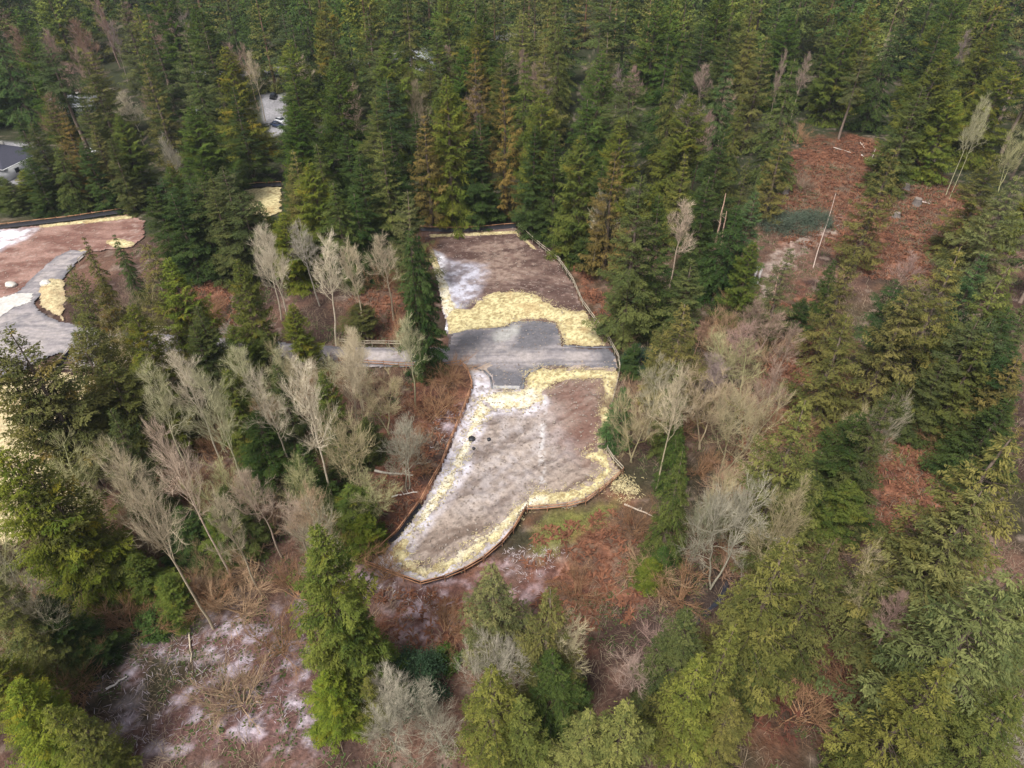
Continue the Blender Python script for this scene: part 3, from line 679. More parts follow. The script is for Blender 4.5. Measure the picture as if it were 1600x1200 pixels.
# explicit conifers: tip x, tip y, height, crown radius, kind, tint
for a in [
 (745,70,30,5,'spruce','brownish'),
 (975,178,23,4,'cedar','olive'),
 (1072,235,21,3.4,'spruce','golden'),(1160,152,24,3.6,'hemlock','olive'),(1228,200,21,3.6,'spruce','olive'),(1181,292,20,3.8,'fir','blue-green'),
 (1178,368,17,3.8,'cedar','mid green'),(1082,398,17,4.8,'fir','mid green'),(1070,472,20,5.0,'spruce','olive'),(1040,500,13,3.2,'fir','olive'),(993,533,6,2.4,'fir','deep green'),
 (1404,224,25,4.4,'spruce','olive'),(1475,72,30,6.0,'cedar','olive'),(1498,140,22,4.5,'cedar','yellow-green'),(1440,130,25,5,'fir','mid green'),
 (1598,268,24,5.5,'spruce','grey-green'),(1560,240,22,5,'fir','olive'),(1500,386,27,5.8,'spruce','olive'),(1440,425,25,5.6,'spruce','olive'),(1582,417,25,5.2,'spruce','yellow-green'),
 (1542,395,24,4.6,'fir','blue-green'),(1341,372,23,4.6,'spruce','olive'),(1235,380,19,3.9,'spruce','grey-green'),(1333,488,20,5.2,'spruce','olive'),(1405,590,24,4.2,'fir','mid green'),
 (1350,640,18,5.2,'fir','deep green'),(1480,560,14,4.2,'fir','mid green'),(1545,520,19,4.8,'fir','olive'),(1590,560,17,4.6,'spruce','brownish'),(1575,620,15,4.6,'fir','deep green'),
 (1260,620,24,5.2,'spruce','yellow-green'),(1266,736,19,3.8,'spruce','yellow-green'),(1597,678,31,7.4,'spruce','olive'),(1538,765,27,6.4,'spruce','mid green'),(1480,850,17,5.4,'fir','mid green'),
 (1236,840,25,5.2,'spruce','yellow-green'),(1306,838,22,4.6,'spruce','mid green'),(1180,900,19,3.4,'spruce','olive'),(1210,960,14,3.6,'hemlock','mid green'),
 (1592,890,27,6.5,'spruce','grey-green'),(1487,1026,23,4.6,'spruce','golden'),(1152,968,22,2.6,'spruce','yellow-green'),(1100,1020,18,3.4,'spruce','golden'),
 (1082,948,17,3.8,'fir','grey-green'),(1075,1050,13,3.2,'spruce','olive'),(985,1090,18,3.6,'spruce','pale green'),(925,1105,15,3.2,'spruce','pale green'),(772,1036,18,3.8,'spruce','golden'),(815,1085,13,3.2,'spruce','yellow-green'),
 (857,918,20,4.2,'spruce','olive'),(868,1010,14,3.6,'fir','deep green'),(767,874,17,4.0,'spruce','grey-green'),(482,812,27,4.4,'cedar','mid green'),(540,930,17,3.6,'cedar','mid green'),
 (505,1046,11,2.7,'cedar','golden'),(570,1055,9,1.8,'spruce','yellow-green'),(1070,698,19,3.0,'hemlock','mid green'),(1065,560,17,2.8,'hemlock','mid green'),(1068,640,14,2.6,'hemlock','deep green'),(1040,850,6,2.0,'hemlock','deep green'),
 (632,293,21,4.0,'spruce','grey-green'),(582,145,28,4.8,'fir','mid green'),(595,200,27,4.6,'fir','pale green'),
 (482,250,22,4.8,'cedar','yellow-green'),(455,226,22,4.0,'spruce','olive'),(520,282,21,4.6,'hemlock','mid green'),(553,300,18,4.2,'hemlock','deep green'),(440,328,16,3.6,'cedar','golden'),(418,335,13,3.0,'cedar','yellow-green'),
 (365,398,19,4.0,'cedar','mid green'),(345,258,23,3.8,'highcrown','olive'),(330,290,20,4,'fir','mid green'),(375,300,19,4.2,'highcrown','mid green'),(300,285,19,4.6,'fir','deep green'),(270,300,18,4.6,'fir','deep green'),
 (240,290,18,4.6,'fir','deep green'),(400,310,16,4.2,'hemlock','mid green'),(222,372,25,5.0,'spruce','olive'),(262,395,22,4.6,'cedar','yellow-green'),(127,362,19,2.4,'hemlock','olive'),(177,362,15,2.5,'hemlock','deep green'),
 (102,410,18,3.4,'scraggly','olive'),(150,430,16,3.2,'scraggly','brownish'),(112,508,22,4.0,'scraggly','olive'),(160,560,19,4.6,'scraggly','olive'),(210,545,18,4.4,'cedar','olive'),(300,470,19,4.0,'fir','mid green'),(350,570,17,3.6,'cedar','mid green'),
 (10,503,27,5.4,'scraggly','olive'),(60,570,20,3.8,'scraggly','olive'),(165,634,20,3.5,'fir','mid green'),(-8,690,25,5.2,'cedar','golden'),(45,720,22,4.4,'scraggly','yellow-green'),
 (90,800,13,3.6,'fir','deep green'),(168,850,9,3.2,'cedar','mid green'),(205,868,8,3.0,'cedar','mid green'),(250,900,8,2.4,'cedar','mid green'),(60,930,12,3.4,'fir','deep green'),(-20,900,17,4,'fir','olive'),
 (15,1075,14,3.4,'cedar','golden'),(70,1100,14,2.8,'spruce','golden'),(-30,1030,14,3.4,'cedar','olive'),(120,1120,11,2.5,'spruce','yellow-green'),
 (430,560,17,3.4,'fir','mid green'),(500,575,16,2.8,'cedar','mid green'),(395,640,14,4,'fir','deep green'),(350,760,11,3.4,'fir','mid green'),(470,690,11,3.2,'fir','deep green'),(545,760,9,3.6,'cedar','mid green'),(560,800,8,3.0,'cedar','yellow-green'),(275,790,9,3.4,'fir','deep green'),(330,790,9,3,'cedar','mid green'),
 (520,650,10,3,'fir','deep green'),(570,650,8,2.8,'fir','mid green'),(455,470,12,3.4,'cedar','yellow-green'),(560,470,8,3.5,'scraggly','olive'),
 (1020,870,5,2,'cedar','yellow-green'),(1600,480,18,4.6,'fir','mid green'),(1310,400,12,3,'hemlock','deep green'),(1260,460,8,3,'fir','deep green'),
 (1600,1090,18,5,'fir','olive'),(1150,1090,12,3.0,'spruce','olive'),(975,600,13,3,'hemlock','blue-green'),
 (1290,700,12,4.4,'fir','mid green'),(1330,745,11,3.8,'cedar','mid green'),(960,230,26,4.5,'spruce','brownish'),(1130,200,24,4.6,'fir','deep green'),(1110,270,22,4.6,'fir','deep green'),(1150,310,20,4.2,'hemlock','deep green'),
 (740,200,24,4.6,'fir','deep green'),(660,170,27,4,'spruce','brownish'),(560,240,23,4.4,'fir','deep green'),(610,240,22,4.4,'fir','deep green'),(835,190,26,4.2,'fir','deep green'),
 (940,250,22,4,'fir','deep green'),
]: plant(*a)
# explicit bare trees: base x, base y, height, radius, kind, tint
for a in [
 (335,985,25,4.2,'alder','buff'),(362,905,22,3.8,'alder','pinkish'),(522,787,21,4.6,'alder','pale'),(398,800,20,4.6,'alder','greenish'),(350,727,17,4.4,'alder','pale'),(300,760,18,4.2,'alder','greenish'),
 (430,700,16,4.6,'alder','greenish'),(470,760,17,4.2,'alder','pale'),(565,700,14,4.2,'alder','buff'),(560,770,17,4.4,'mossy','buff'),(635,762,12,4.2,'lichen','whitish'),(605,800,9,4.2,'mossy','greenish'),(490,850,14,3.8,'mossy','greenish'),
 (440,870,14,3.8,'alder','pinkish'),(410,930,15,3.6,'alder','buff'),(250,830,16,4.4,'mossy','pale'),(150,870,14,4.6,'mossy','greenish'),
 (462,538,19,4.6,'alder','pale'),(525,541,18,4.8,'alder','pale'),(575,530,16,4.6,'alder','buff'),(615,500,15,4.6,'alder','buff'),(440,500,16,4.4,'alder','pale'),(500,480,15,4,'alder','grey'),(650,640,15,3.8,'alder','greenish'),(560,620,12,4.4,'mossy','pale'),(610,680,11,4.4,'mossy','buff'),
 (405,830,13,4.2,'mossy','greenish'),(107,1040,17,3.8,'mossy','grey'),(40,1080,12,4.4,'mossy','greenish'),(0,980,12,4.4,'mossy','greenish'),(300,650,14,4.4,'mossy','pale'),(235,560,13,3.4,'mossy','buff'),(670,575,11,3.0,'mossy','greenish'),
 (1045,452,16,4.6,'alder','pinkish'),(925,425,15,4.6,'alder','pale'),(905,400,14,4.4,'alder','buff'),(1076,240,14,6.2,'lichen','pinkish'),(1025,765,19,3.4,'alder','buff'),(985,720,14,3.8,'mossy','buff'),(1125,740,18,4.6,'mossy','buff'),(1165,700,14,4.2,'pink','buff'),
 (1095,700,14,4.4,'mossy','pinkish'),(1110,920,16,4.8,'lichen','whitish'),(1125,850,13,4.4,'mossy','buff'),(1175,930,19,4.0,'mossy','buff'),(1080,870,10,4,'lichen','greenish'),(1140,600,12,4.4,'pink','pinkish'),(1170,560,11,4.2,'pink','buff'),(1200,620,12,4.2,'pink','buff'),
 (1010,680,13,4.2,'mossy','grey'),(1330,1000,15,3.2,'mossy','buff'),(1350,1050,14,3.2,'pink','pinkish'),(1010,1060,11,4.2,'pink','pinkish'),(985,1080,8,3.8,'pink','pale'),(620,1170,12,3.8,'lichen','whitish'),(700,1180,10,3.6,'lichen','whitish'),
 (760,1110,12,4.2,'lichen','pale'),(870,1080,13,3.8,'mossy','pale'),(600,1120,9,3.0,'lichen','pale'),(1540,1190,10,4.2,'lichen','pale'),(1320,780,16,3.6,'lichen','buff'),(1290,760,14,3.2,'mossy','buff'),
 (1477,307,20,3.2,'alder','greenish'),(1483,312,19,2.6,'alder','greenish'),(1575,215,17,5,'mossy','buff'),(1560,300,15,4,'mossy','greenish'),(1195,220,22,2.6,'pink','whitish'),(1235,190,18,3.6,'pink','pale'),(985,200,17,5.0,'pink','pinkish'),(960,185,15,4.6,'pink','grey'),
 (150,190,16,5.0,'pink','pinkish'),(105,150,18,4.6,'pink','pinkish'),(60,140,17,4.4,'pink','pinkish'),(175,165,16,4.2,'pink','buff'),(200,130,18,4,'pink','grey'),(250,220,14,3.6,'pink','buff'),(270,130,18,3.8,'pink','pinkish'),(560,250,18,4.6,'pink','buff'),
 (415,190,17,3.4,'alder','buff'),(290,295,12,3.2,'lichen','pale'),(405,175,18,3.6,'pink','buff'),(1180,560,9,4,'pink','buff'),(1390,470,9,4.2,'pink','pinkish'),(1360,520,9,3.6,'pink','buff'),(1110,600,9,4,'mossy','buff'),
 (1080,560,8,3.6,'pink','brown'),(220,620,12,3.4,'mossy','buff'),(210,520,10,2.8,'pink','buff'),
]: plantb(*a)
for a in [(1310,218,24,4.4),(1371,168,26,4.6),(1422,262,25,4.6),(1414,232,23,4),(1337,595,19,3.6),(1345,610,19,3.4),(1353,622,18,3.4),(1368,612,17,3.2),(1442,672,19,4.2),(1462,668,19,4),(1484,660,20,4.2),(1578,283,22,4),(1502,700,17,3.6),(300,420,19,4),(335,415,18,4),(358,430,20,4)]:
    plantb(*a, 'highcrown', rt.choice(['deep green','olive','mid green']))
for a in [(664,588,27,3.5,'column','mid green'),(672,580,25.5,3.4,'column','deep green'),(708,348,32,6.6,'cedar','yellow-green'),(792,340,31,5.6,'spruce','brownish'),(842,350,30,5.8,'cedar','olive'),(896,402,26,6.2,'cedar','mid green'),
 (972,528,30,6.6,'fir','mid green'),(1004,515,26,5.6,'fir','deep green'),(755,345,24,5.6,'fir','deep green'),(660,340,24,5,'fir','deep green'),(625,352,24,5,'fir','deep green'),(862,372,24,5,'fir','deep green'),
 (560,340,20,5.5,'fir','deep green'),(520,360,20,5.5,'hemlock','mid green'),
 (12,322,8,4.0,'cedar','mid green'),(34,330,8,3.8,'fir','mid green'),(60,322,9,4.0,'cedar','olive'),(84,332,13,4.4,'fir','deep green'),(104,320,19,5.0,'fir','mid green'),(128,328,15,4.6,'hemlock','mid green'),(150,314,21,5.2,'spruce','brownish'),(170,326,16,4.6,'fir','deep green'),(192,318,19,5.0,'spruce','olive'),(212,328,17,4.6,'fir','mid green'),(80,300,20,5.4,'fir','deep green'),(130,295,22,5.6,'fir','olive'),(180,290,22,5.4,'fir','mid green'),(228,305,20,5,'cedar','mid green'),(-20,320,8,4.4,'fir','deep green'),
 (285,668,22,4.6,'cedar','olive'),(215,690,22,4.4,'scraggly','olive'),(350,640,17,4.2,'fir','mid green'),(400,625,15,3.8,'cedar','mid green'),(440,612,12,3.4,'fir','mid green'),(130,780,26,4.8,'scraggly','olive')]: plantb(*a)
# bare shrubs
for a in [
 (150,960,4.5,4.6,'shrub','buff'),(215,985,4,4,'shrub','brown'),(40,1000,4,4,'shrub','brown'),(110,1080,3.6,4,'shrub','brown'),(380,1100,3.6,4,'shrub','whitish'),(400,880,4,4,'shrub','buff'),(470,930,4,4,'shrub','brown'),(440,1020,3.6,3.6,'shrub','brown'),
 (560,1000,3,3.4,'shrub','brown'),(700,600,3.6,4.4,'shrub','brown'),(680,650,3.6,4,'shrub','brown'),(660,720,3.2,3.6,'shrub','brown'),(640,540,4,4,'shrub','brown'),(600,450,4,4,'shrub','brown'),(330,500,3.6,3.6,'shrub','brown'),(700,985,3,3,'shrub','brown'),
 (1015,905,3.4,3.6,'shrub','buff'),(1060,940,3.4,3.4,'shrub','brown'),(990,830,3.4,3.4,'shrub','brown'),(1180,650,4,4,'shrub','pinkish'),(1200,560,4,4,'shrub','buff'),(1130,520,4,4.2,'shrub','buff'),(1100,540,4,4,'shrub','brown'),(1160,490,4,4,'shrub','brown'),(1470,700,3,3.6,'shrub','brown'),
 (1190,810,4,4,'shrub','buff'),(1230,700,4,4,'shrub','brown'),(1350,1090,4,4,'shrub','brown'),(1250,1120,3.6,4,'shrub','brown'),(900,930,3,3,'shrub','brown'),(975,545,2.6,2.4,'shrub','buff'),(960,640,3.6,3,'shrub','grey'),(965,690,3.6,3,'shrub','grey'),(60,870,4,4,'shrub','greenish'),
 (600,900,3,3.4,'shrub','brown'),(530,880,4,4,'shrub','brown'),(380,960,4,4,'shrub','buff'),(1300,860,4,4,'shrub','buff'),(800,1010,3,3,'shrub','grey'),(1255,300,3,3,'shrub','grey'),(1245,225,4,4,'shrub','brown'),(650,400,4,4,'shrub','brown'),(590,360,4,4,'shrub','brown'),
]: plantb(*a)
EXPL = [dict(t, by=proj(t['x'], t['y'], 0)[1], bx=proj(t['x'], t['y'], 0)[0]) for t in TREES if t['h'] > 14]
# ---- fill: random planting where the wood is closed
CLEAR_PX = [[(650,352),(740,355),(806,350),(880,408),(970,560),(976,600),(956,690),(985,745),(930,795),(830,805),(760,890),(660,925),(565,885),(660,770),(715,640),(716,575),(640,575),(530,572),(530,542),(640,540),(700,540),(690,480)],
 [(1215,330),(1235,240),(1300,205),(1420,230),(1540,320),(1510,385),(1440,430),(1390,440),(1300,420),(1225,400)],
 [(1165,505),(1190,400),(1300,330),(1320,360),(1210,510)],[(-50,350),(20,352),(210,330),(220,380),(110,400),(60,500),(130,520),(100,590),(-50,600)],
 [(820,800),(1000,790),(1020,960),(900,1010),(740,1000),(560,950),(560,890),(660,925),(760,890)],[(100,1090),(180,1000),(400,950),(490,970),(490,1140),(110,1140)],
 [(1370,640),(1480,680),(1500,750),(1400,840),(1375,780)],[(600,640),(720,580),(700,720),(610,840),(580,800)],[(290,415),(358,420),(358,522),(295,522)],
 [(1180,990),(1340,960),(1400,1060),(1300,1140),(1150,1140)],[(0,208),(62,212),(64,262),(0,290)],[(406,150),(444,150),(448,205),(408,180)],[(645,74),(700,72),(700,106),(655,108)],[(538,86),(568,86),(568,102),(538,102)],[(98,150),(134,150),(134,170),(98,170)],[(366,290),(440,290),(435,340),(375,330)],
 [(1195,500),(1262,480),(1258,600),(1215,690),(1190,640)],[(1325,600),(1375,600),(1390,650),(1340,640)],[(965,780),(1060,830),(1060,960),(990,980)]]
CLEAR_NP = [np.array(P, float) for P in CLEAR_PX]
def blocked(x_, y_, h, r):
    for f in (0, .3, .6, .9):
        X0, Y0 = proj(x_, y_, h*f); rr = r*(1-f)*.6
        X1, _ = proj(x_+rr, y_, h*f); dx = X1-X0
        for P in CLEAR_NP:
            if (sd_poly(np.array([X0-dx, X0, X0+dx]), np.array([Y0]*3), P) > 0).any(): return True
    return clear_sd(np.array([x_]), np.array([y_]))[0] > -2
def fill(poly, n, sp_w, tint_w, hr, rr, dmin, seed, yscale=1.0):
    R = random.Random(seed); P = np.array([g(*p) for p in poly]); k = 0
    x0, y0 = P.min(0); x1, y1 = P.max(0)
    for _ in range(n*40):
        if k >= n: break
        x_ = R.uniform(x0, x1); y_ = R.uniform(y0, y1)
        if sd_poly(np.array([x_]), np.array([y_]), P)[0] < 0: continue
        h = R.uniform(*hr); r = R.uniform(*rr)
        if any((t['x']-x_)**2+((t['y']-y_)/yscale)**2 < (dmin if t['h'] > 7 else 2.5)**2 for t in TREES): continue
        if blocked(x_, y_, h, r): continue
        A_ = proj(x_, y_, h); wpx = F*r/math.hypot(y_, CAM_H)
        if any(e['y'] > y_ and e['ay']+12 < A_[1] < e['by'] and abs(A_[0]-(e['ax']+(e['bx']-e['ax'])*(A_[1]-e['ay'])/(e['by']-e['ay']+1e-6))) < wpx*.75+F*e['r']/math.hypot(e['y'], CAM_H)*.45*(A_[1] < e['ay']+.75*(e['by']-e['ay'])) for e in EXPL): continue
        sp = R.choices(list(sp_w), list(sp_w.values()))[0]; ti = R.choices(list(tint_w), list(tint_w.values()))[0]
        a = proj(x_, y_, h)
        TREES.append(dict(x=x_, y=y_, h=h, r=r, sp=sp, tint=ti, lab=None, ax=a[0], ay=a[1])); k += 1
CON = dict(fir=5, hemlock=3, cedar=4, spruce=3, highcrown=1)
CT = {'deep green':8,'mid green':4,'olive':3,'yellow-green':1.4,'brownish':1.2,'blue-green':.8,'grey-green':.8}
fill([(-100,330),(650,340),(1000,350),(1230,300),(1230,210),(-160,210)], 85, CON, CT, (22,31), (5.6,7.8), 9.5, 1, 1.4)
fill([(1200,215),(1330,205),(1700,330),(1700,190),(1200,150)], 34, CON, dict(CT, olive=6), (22,32), (6.2,8.2), 9.5, 2, 1.3)
fill([(-200,220),(1700,220),(1700,150),(-200,150)], 125, CON, CT, (24,36), (6.4,8.6), 11, 3, 1.5)
fill([(1230,560),(1300,480),(1420,430),(1530,330),(1700,330),(1700,1250),(1200,1250),(1170,900),(1230,700)], 10, CON, dict(CT, olive=5), (14,22), (3.6,4.8), 8.5, 4)
fill([(980,540),(1000,420),(1110,360),(1200,300),(1210,360),(1160,500),(1100,560)], 8, CON, CT, (12,18), (3,4), 6, 5)
fill([(-60,620),(140,600),(160,760),(130,980),(-80,1100)], 8, dict(cedar=2,fir=2,scraggly=1), {'yellow-green':2,'mid green':2,'olive':2}, (9,15), (3,4), 5.5, 6)
fill([(250,330),(640,350),(640,480),(420,500),(250,420)], 12, dict(cedar=3,fir=3,hemlock=2), CT, (11,18), (3.2,4.2), 6, 7)
BT = {'pale':3,'buff':3,'greenish':2,'pinkish':2,'grey':1,'brown':1}
fill([(230,590),(520,580),(700,600),(620,820),(540,1000),(330,1010),(230,900),(160,800)], 42, dict(alder=5,mossy=1), BT, (11,19), (2.4,3.4), 2.9, 8)
fill([(230,590),(520,580),(700,600),(620,820),(540,1000),(330,1010),(160,980)], 34, dict(shrub=1), {'brown':3,'buff':2,'greenish':1,'pinkish':1}, (2.6,4.4), (2.6,3.8), 2.6, 9)
fill([(980,600),(1250,470),(1230,900),(1020,1050),(1000,700)], 9, dict(mossy=2,pink=2), BT, (7,14), (3.2,4.2), 3.8, 10)
fill([(980,600),(1250,470),(1230,900),(1080,1050),(1010,700)], 16, dict(shrub=1), BT, (2.6,4), (2.6,3.6), 2.6, 11)
fill([(-100,330),(1200,330),(1600,240),(1600,150),(-100,150)], 22, dict(pink=3,alder=2), BT, (15,21), (3.4,4.6), 6, 12)
fill([(-150,215),(310,215),(330,90),(-150,90)], 26, dict(pink=1), {'pinkish':3,'grey':1,'brown':1}, (15,22), (4,5.4), 5.5, 13)
# ---- far wood: the trees beyond the 300 that show largest, one mass
FAR = []
R_ = random.Random(99)
FARP = np.array([g(*p) for p in [(-500,152),(2100,152)]]); ylo = FARP[0][1]
for _ in range(9000):
    y_ = R_.uniform(ylo-15, 560); x_ = R_.uniform(-1,1)*(y_*.95+60)
    h = R_.uniform(23,37); X0, Y0 = proj(x_, y_, h); Xb, Yb = proj(x_, y_, 0)
    if min((f[0]-x_)**2+((f[1]-y_)/1.4)**2 for f in FAR[-900:]) < 11.5**2 if FAR else False: continue
    if any(abs(t['x']-x_) < 7 and abs(t['y']-y_) < 12 for t in TREES): continue
    if blocked(x_, y_, h, 4.5): continue
    if fbm(x_/40, y_/40, 77, 2) < .30: continue
    FAR.append((x_, y_, h))
FV, FQ, FC = [], [], []; fo = 0
lows = []
for k_, sp in enumerate(('fir','cedar','hemlock','spruce','fir')):
    tb, cr = conifer(sp, 900+k_, 26.0, 5.6, lod=.22, wood=False)
    cr = (np.concatenate([cr[0], np.concatenate(tb.V)]), np.concatenate([cr[1], len(cr[0])+np.concatenate(tb.Q)]), np.concatenate([cr[2], np.concatenate(tb.C)]))
    lows.append(cr)
for (x_, y_, h) in FAR:
    cr = lows[R_.randrange(5)]; a = R_.random()*6.28; s = h/26.0; s2 = s*R_.uniform(1.15,1.65)
    ca, sa = math.cos(a)*s2, math.sin(a)*s2; v = cr[0]
    z0 = float(relief(x_, y_))-.2
    FV.append(np.stack([v[:,0]*ca-v[:,1]*sa+x_, v[:,0]*sa+v[:,1]*ca+y_, v[:,2]*s+z0], 1).astype(np.float32))
    FQ.append((cr[1]+fo).astype(np.int32)); fo += len(v)
    FC.append((cr[2]*np.array(TINTS[R_.choices(list(CT), list(CT.values()))[0]])*R_.uniform(.9,1.5)).astype(np.float32))
if FAR:
    M['farleaf'] = mat('far_needles', 0.8, 0.04, trans=0.06)
    link('far_forest', npmesh('far_forest', np.concatenate(FV), np.concatenate(FQ), np.concatenate(FC), M['farleaf']), kind='stuff')
# ---- labels
PLACES = [((700,180),'in the wood behind the upper dirt pad'),((560,200),'in the wood far behind the roadside alders'),((450,300),'beside the far straw patch'),((300,300),'right of the far left dirt field'),
 ((160,260),'behind the far left dirt field fence'),((70,300),'beside the dark-roofed house'),((150,110),'in the far top left wood'),((330,120),'left of the small car park'),((500,110),'right of the small car park'),
 ((850,110),'in the far wood right of the white house'),((900,260),'above the upper pad right corner'),((1060,180),'in the wood left of the bracken slope'),((1180,100),'beside the tall white stems'),((1350,120),'in the wood wall above the bracken slope'),
 ((1530,130),'in the top right wood'),((1540,290),'right of the bracken slope'),((1400,290),'standing in the bracken slope'),((1000,400),'just right of the upper pad fence'),((1100,430),'between the upper pad and the trail'),
 ((1180,420),'beside the pale trail'),((1300,440),'below the bracken slope'),((1480,470),'in the dense wood at right'),((1560,600),'at the right edge, mid height'),((1350,640),'beside the rusty clearing at right'),((1240,700),'between the stream thicket and rusty clearing'),
 ((1500,840),'in the dark stand at lower right'),((1230,930),'in the yellow-green stand at lower right'),((1450,1070),'at the bottom right edge'),((1120,1040),'at the bottom beside the dark red floor'),((950,1100),'at the bottom, right of centre'),
 ((1000,960),'below the rusty bracken bed'),((1130,860),'beside the small stream'),((1070,740),'in the thicket right of the lower pad'),((1000,620),'outside the lower pad right fence'),((1120,620),'in the thicket below the trail'),
 ((840,980),'below the green fence corner'),((770,900),'just below the lower pad fence'),((780,1080),'at the bottom centre'),((640,1100),'at the bottom, left of centre'),((510,1000),'beside the frosty slash ground'),((500,850),'left of the lower pad tip'),
 ((640,420),'left of the upper pad'),((480,430),'in the alder stand above the road'),((380,450),'above the road, left of the alders'),((230,430),'over the side track'),((130,420),'beside the side track fence'),((180,580),'in front of the road at left'),
 ((50,560),'over the pale straw field'),((30,760),'at the left edge over the straw'),((170,880),'in the lower left hollow'),((60,1050),'at the bottom left edge'),((200,720),'in the alders at left'),((330,640),'in the alders below the road'),
 ((480,620),'in the thicket below the road'),((330,820),'in the lower left thicket'),((450,780),'in the thicket left of the fence'),((600,700),'beside the lower pad left fence'),((250,1000),'at the edge of the frosty ground')]
def place(t):
    X0, Y0 = t['ax'], t['ay']
    cxp, cyp = proj(t['x'], t['y'], t['h']*.6)
    return min(range(len(PLACES)), key=lambda k: (PLACES[k][0][0]-cxp)**2+1.4*(PLACES[k][0][1]-cyp)**2)
ORD = ['first','second','third','fourth','fifth','sixth','seventh','eighth','ninth','tenth','eleventh','twelfth']
SIZE = lambda t: 'tall ' if t['h'] > 22 else ('small ' if t['h'] < 11 and t['sp'] != 'shrub' else '')
keyed = {}
for t in TREES:
    t['pl'] = place(t); keyed.setdefault((t['pl'], t['tint'], WORD[t['sp']], SIZE(t)), []).append(t)
for (pl, ti, wd_, sz), L in keyed.items():
    L.sort(key=lambda t: t['ax'])
    for k, t in enumerate(L):
        s_ = f"{sz}{ti} {wd_} {PLACES[pl][1]}"
        if len(L) > 1: s_ = f"{ORD[min(k,11)]} {sz}{ti} {wd_} from left {PLACES[pl][1]}"
        if wd_.startswith('bare') : s_ = s_.replace(f"{ti} bare", f"bare {ti}")
        t['lab'] = s_
# ---- build
rb = random.Random(3); cnt = {}
for t in TREES:
    sp = t['sp']; k = cnt.get(sp, 0); cnt[sp] = k+1
    trm, crm, h0, r0 = proto(sp, (k*7+rb.randrange(3)) % NPROTO[sp])
    z0 = float(gz(np.array([t['x']]), np.array([t['y']]))[0])-.15
    con = sp in SPEC
    cat = {'fir_tree':'fir tree','hemlock_tree':'hemlock tree','cedar_tree':'cedar tree','spruce_tree':'spruce tree','bare_alder':'bare tree','bare_maple':'bare tree','bare_shrub':'shrub'}[NAME[sp]]
    grp = 'evergreen trees of the surrounding wood' if con else ('bare shrubs in the undergrowth' if sp == 'shrub' else 'leafless broadleaf trees')
    o = empty(NAME[sp], (t['x'], t['y'], z0), t['lab'], cat, grp, rb.random()*6.28)
    sxy = t['r']/r0; sz_ = (t['h']+.2)/h0
    o.scale = (sxy, sxy, sz_)
    a = bpy.data.objects.new('trunk' if sp != 'shrub' else 'stems', trm); b = bpy.data.objects.new('crown' if con else 'twigs', crm)
    br = rb.uniform(.85, 1.15)
    if con:
        tc = TINTS[t['tint']]; b.color = (tc[0]*br*rb.uniform(.92,1.08), tc[1]*br, tc[2]*br*rb.uniform(.9,1.1), 1); q = rb.uniform(.7,1.5); a.color = (q,q,q,1)
    else:
        tc = BTINT[t['tint']]; b.color = (tc[0]*br, tc[1]*br, tc[2]*br, 1); a.color = b.color
    for ch in (a, b): COL.objects.link(ch); ch.parent = o
print('TREES', len(TREES), 'conifers', sum(t['sp'] in SPEC for t in TREES), 'bare', sum(t['sp'] not in SPEC and t['sp']!='shrub' for t in TREES), 'far', len(FAR), 'far verts', fo)
for k_, v_ in PROTO.items(): print(k_, len(v_[1].polygons))

# ------------------------------------------------------------ ground cover (nobody could count it)
RG = np.random.RandomState(5)
def scatter(polys, n, extra=None):
    out = []
    for P in polys:
        a = P.min(0); b = P.max(0); area = (b[0]-a[0])*(b[1]-a[1])
        q = RG.uniform(a, b, (int(n*area), 2)); s = sd_poly(q[:,0], q[:,1], P)
        s = s+(fbm(q[:,0]/4, q[:,1]/4, 300, 2)-.5)*6
        out.append(q[s > 0])
    q = np.concatenate(out)
    return q[clear_sd(q[:,0], q[:,1]) < -.6]
def blades(name, q, nper, L, Wd, elev, c0, c1, m, bendk=.5, z0=-.03, kindlab=None, cat=None, spread=.15):
    """tufts of arching blades, two quads each"""
    n = len(q); i = np.repeat(np.arange(n), nper); k = len(i)
    az = RG.rand(k)*6.28; el = RG.uniform(elev[0], elev[1], k); l = RG.uniform(L[0], L[1], k); wd = RG.uniform(Wd[0], Wd[1], k)
    px = q[i,0]+RG.normal(0,spread,k); py = q[i,1]+RG.normal(0,spread,k); pz = gz(q[:,0], q[:,1])[i]+z0
    dx, dy, dz = np.cos(az)*np.cos(el), np.sin(az)*np.cos(el), np.sin(el)
    sx, sy = -np.sin(az)*wd, np.cos(az)*wd
    A = np.stack([px,py,pz],1); Bm = A+np.stack([dx,dy,dz],1)*(l*.55)[:,None]
    E = Bm+np.stack([dx,dy,dz-bendk*1.6],1)*(l*.45)[:,None]; E[:,2] = np.maximum(E[:,2], pz+.01)
    s = np.stack([sx,sy,0*sx],1)
    V = np.stack([A-s*.4, A+s*.4, Bm+s, Bm-s, E+s*.3, E-s*.3], 1).reshape(-1,3)
    b = np.arange(k)*6
    Q = np.concatenate([np.stack([b,b+1,b+2,b+3],1), np.stack([b+3,b+2,b+4,b+5],1)])
    t = np.clip(.5*RG.rand(n)[i]+.5*RG.rand(k), 0, 1); C = mixc(c0, c1, t)
    link(name, npmesh(name, V, Q, np.repeat(C, 6, 0), m), kind='stuff', label=kindlab, category=cat)
ob = scatter([P for i_, P in enumerate(ORANGE) if i_ != 9], .9)
blades('bracken', ob, 8, (.5,1.2), (.06,.15), (.15,1.0), (.070,.030,.020), (.27,.12,.068), M['brush'], kindlab='rusty dead bracken covering the open slopes', cat='bracken')
blades('dark_bracken', scatter([ORANGE[9]], .8), 7, (.5,1.1), (.05,.12), (.15,.9), (.05,.020,.015), (.15,.060,.040), M['brush'], kindlab='dark red dead bracken at the bottom right', cat='bracken')
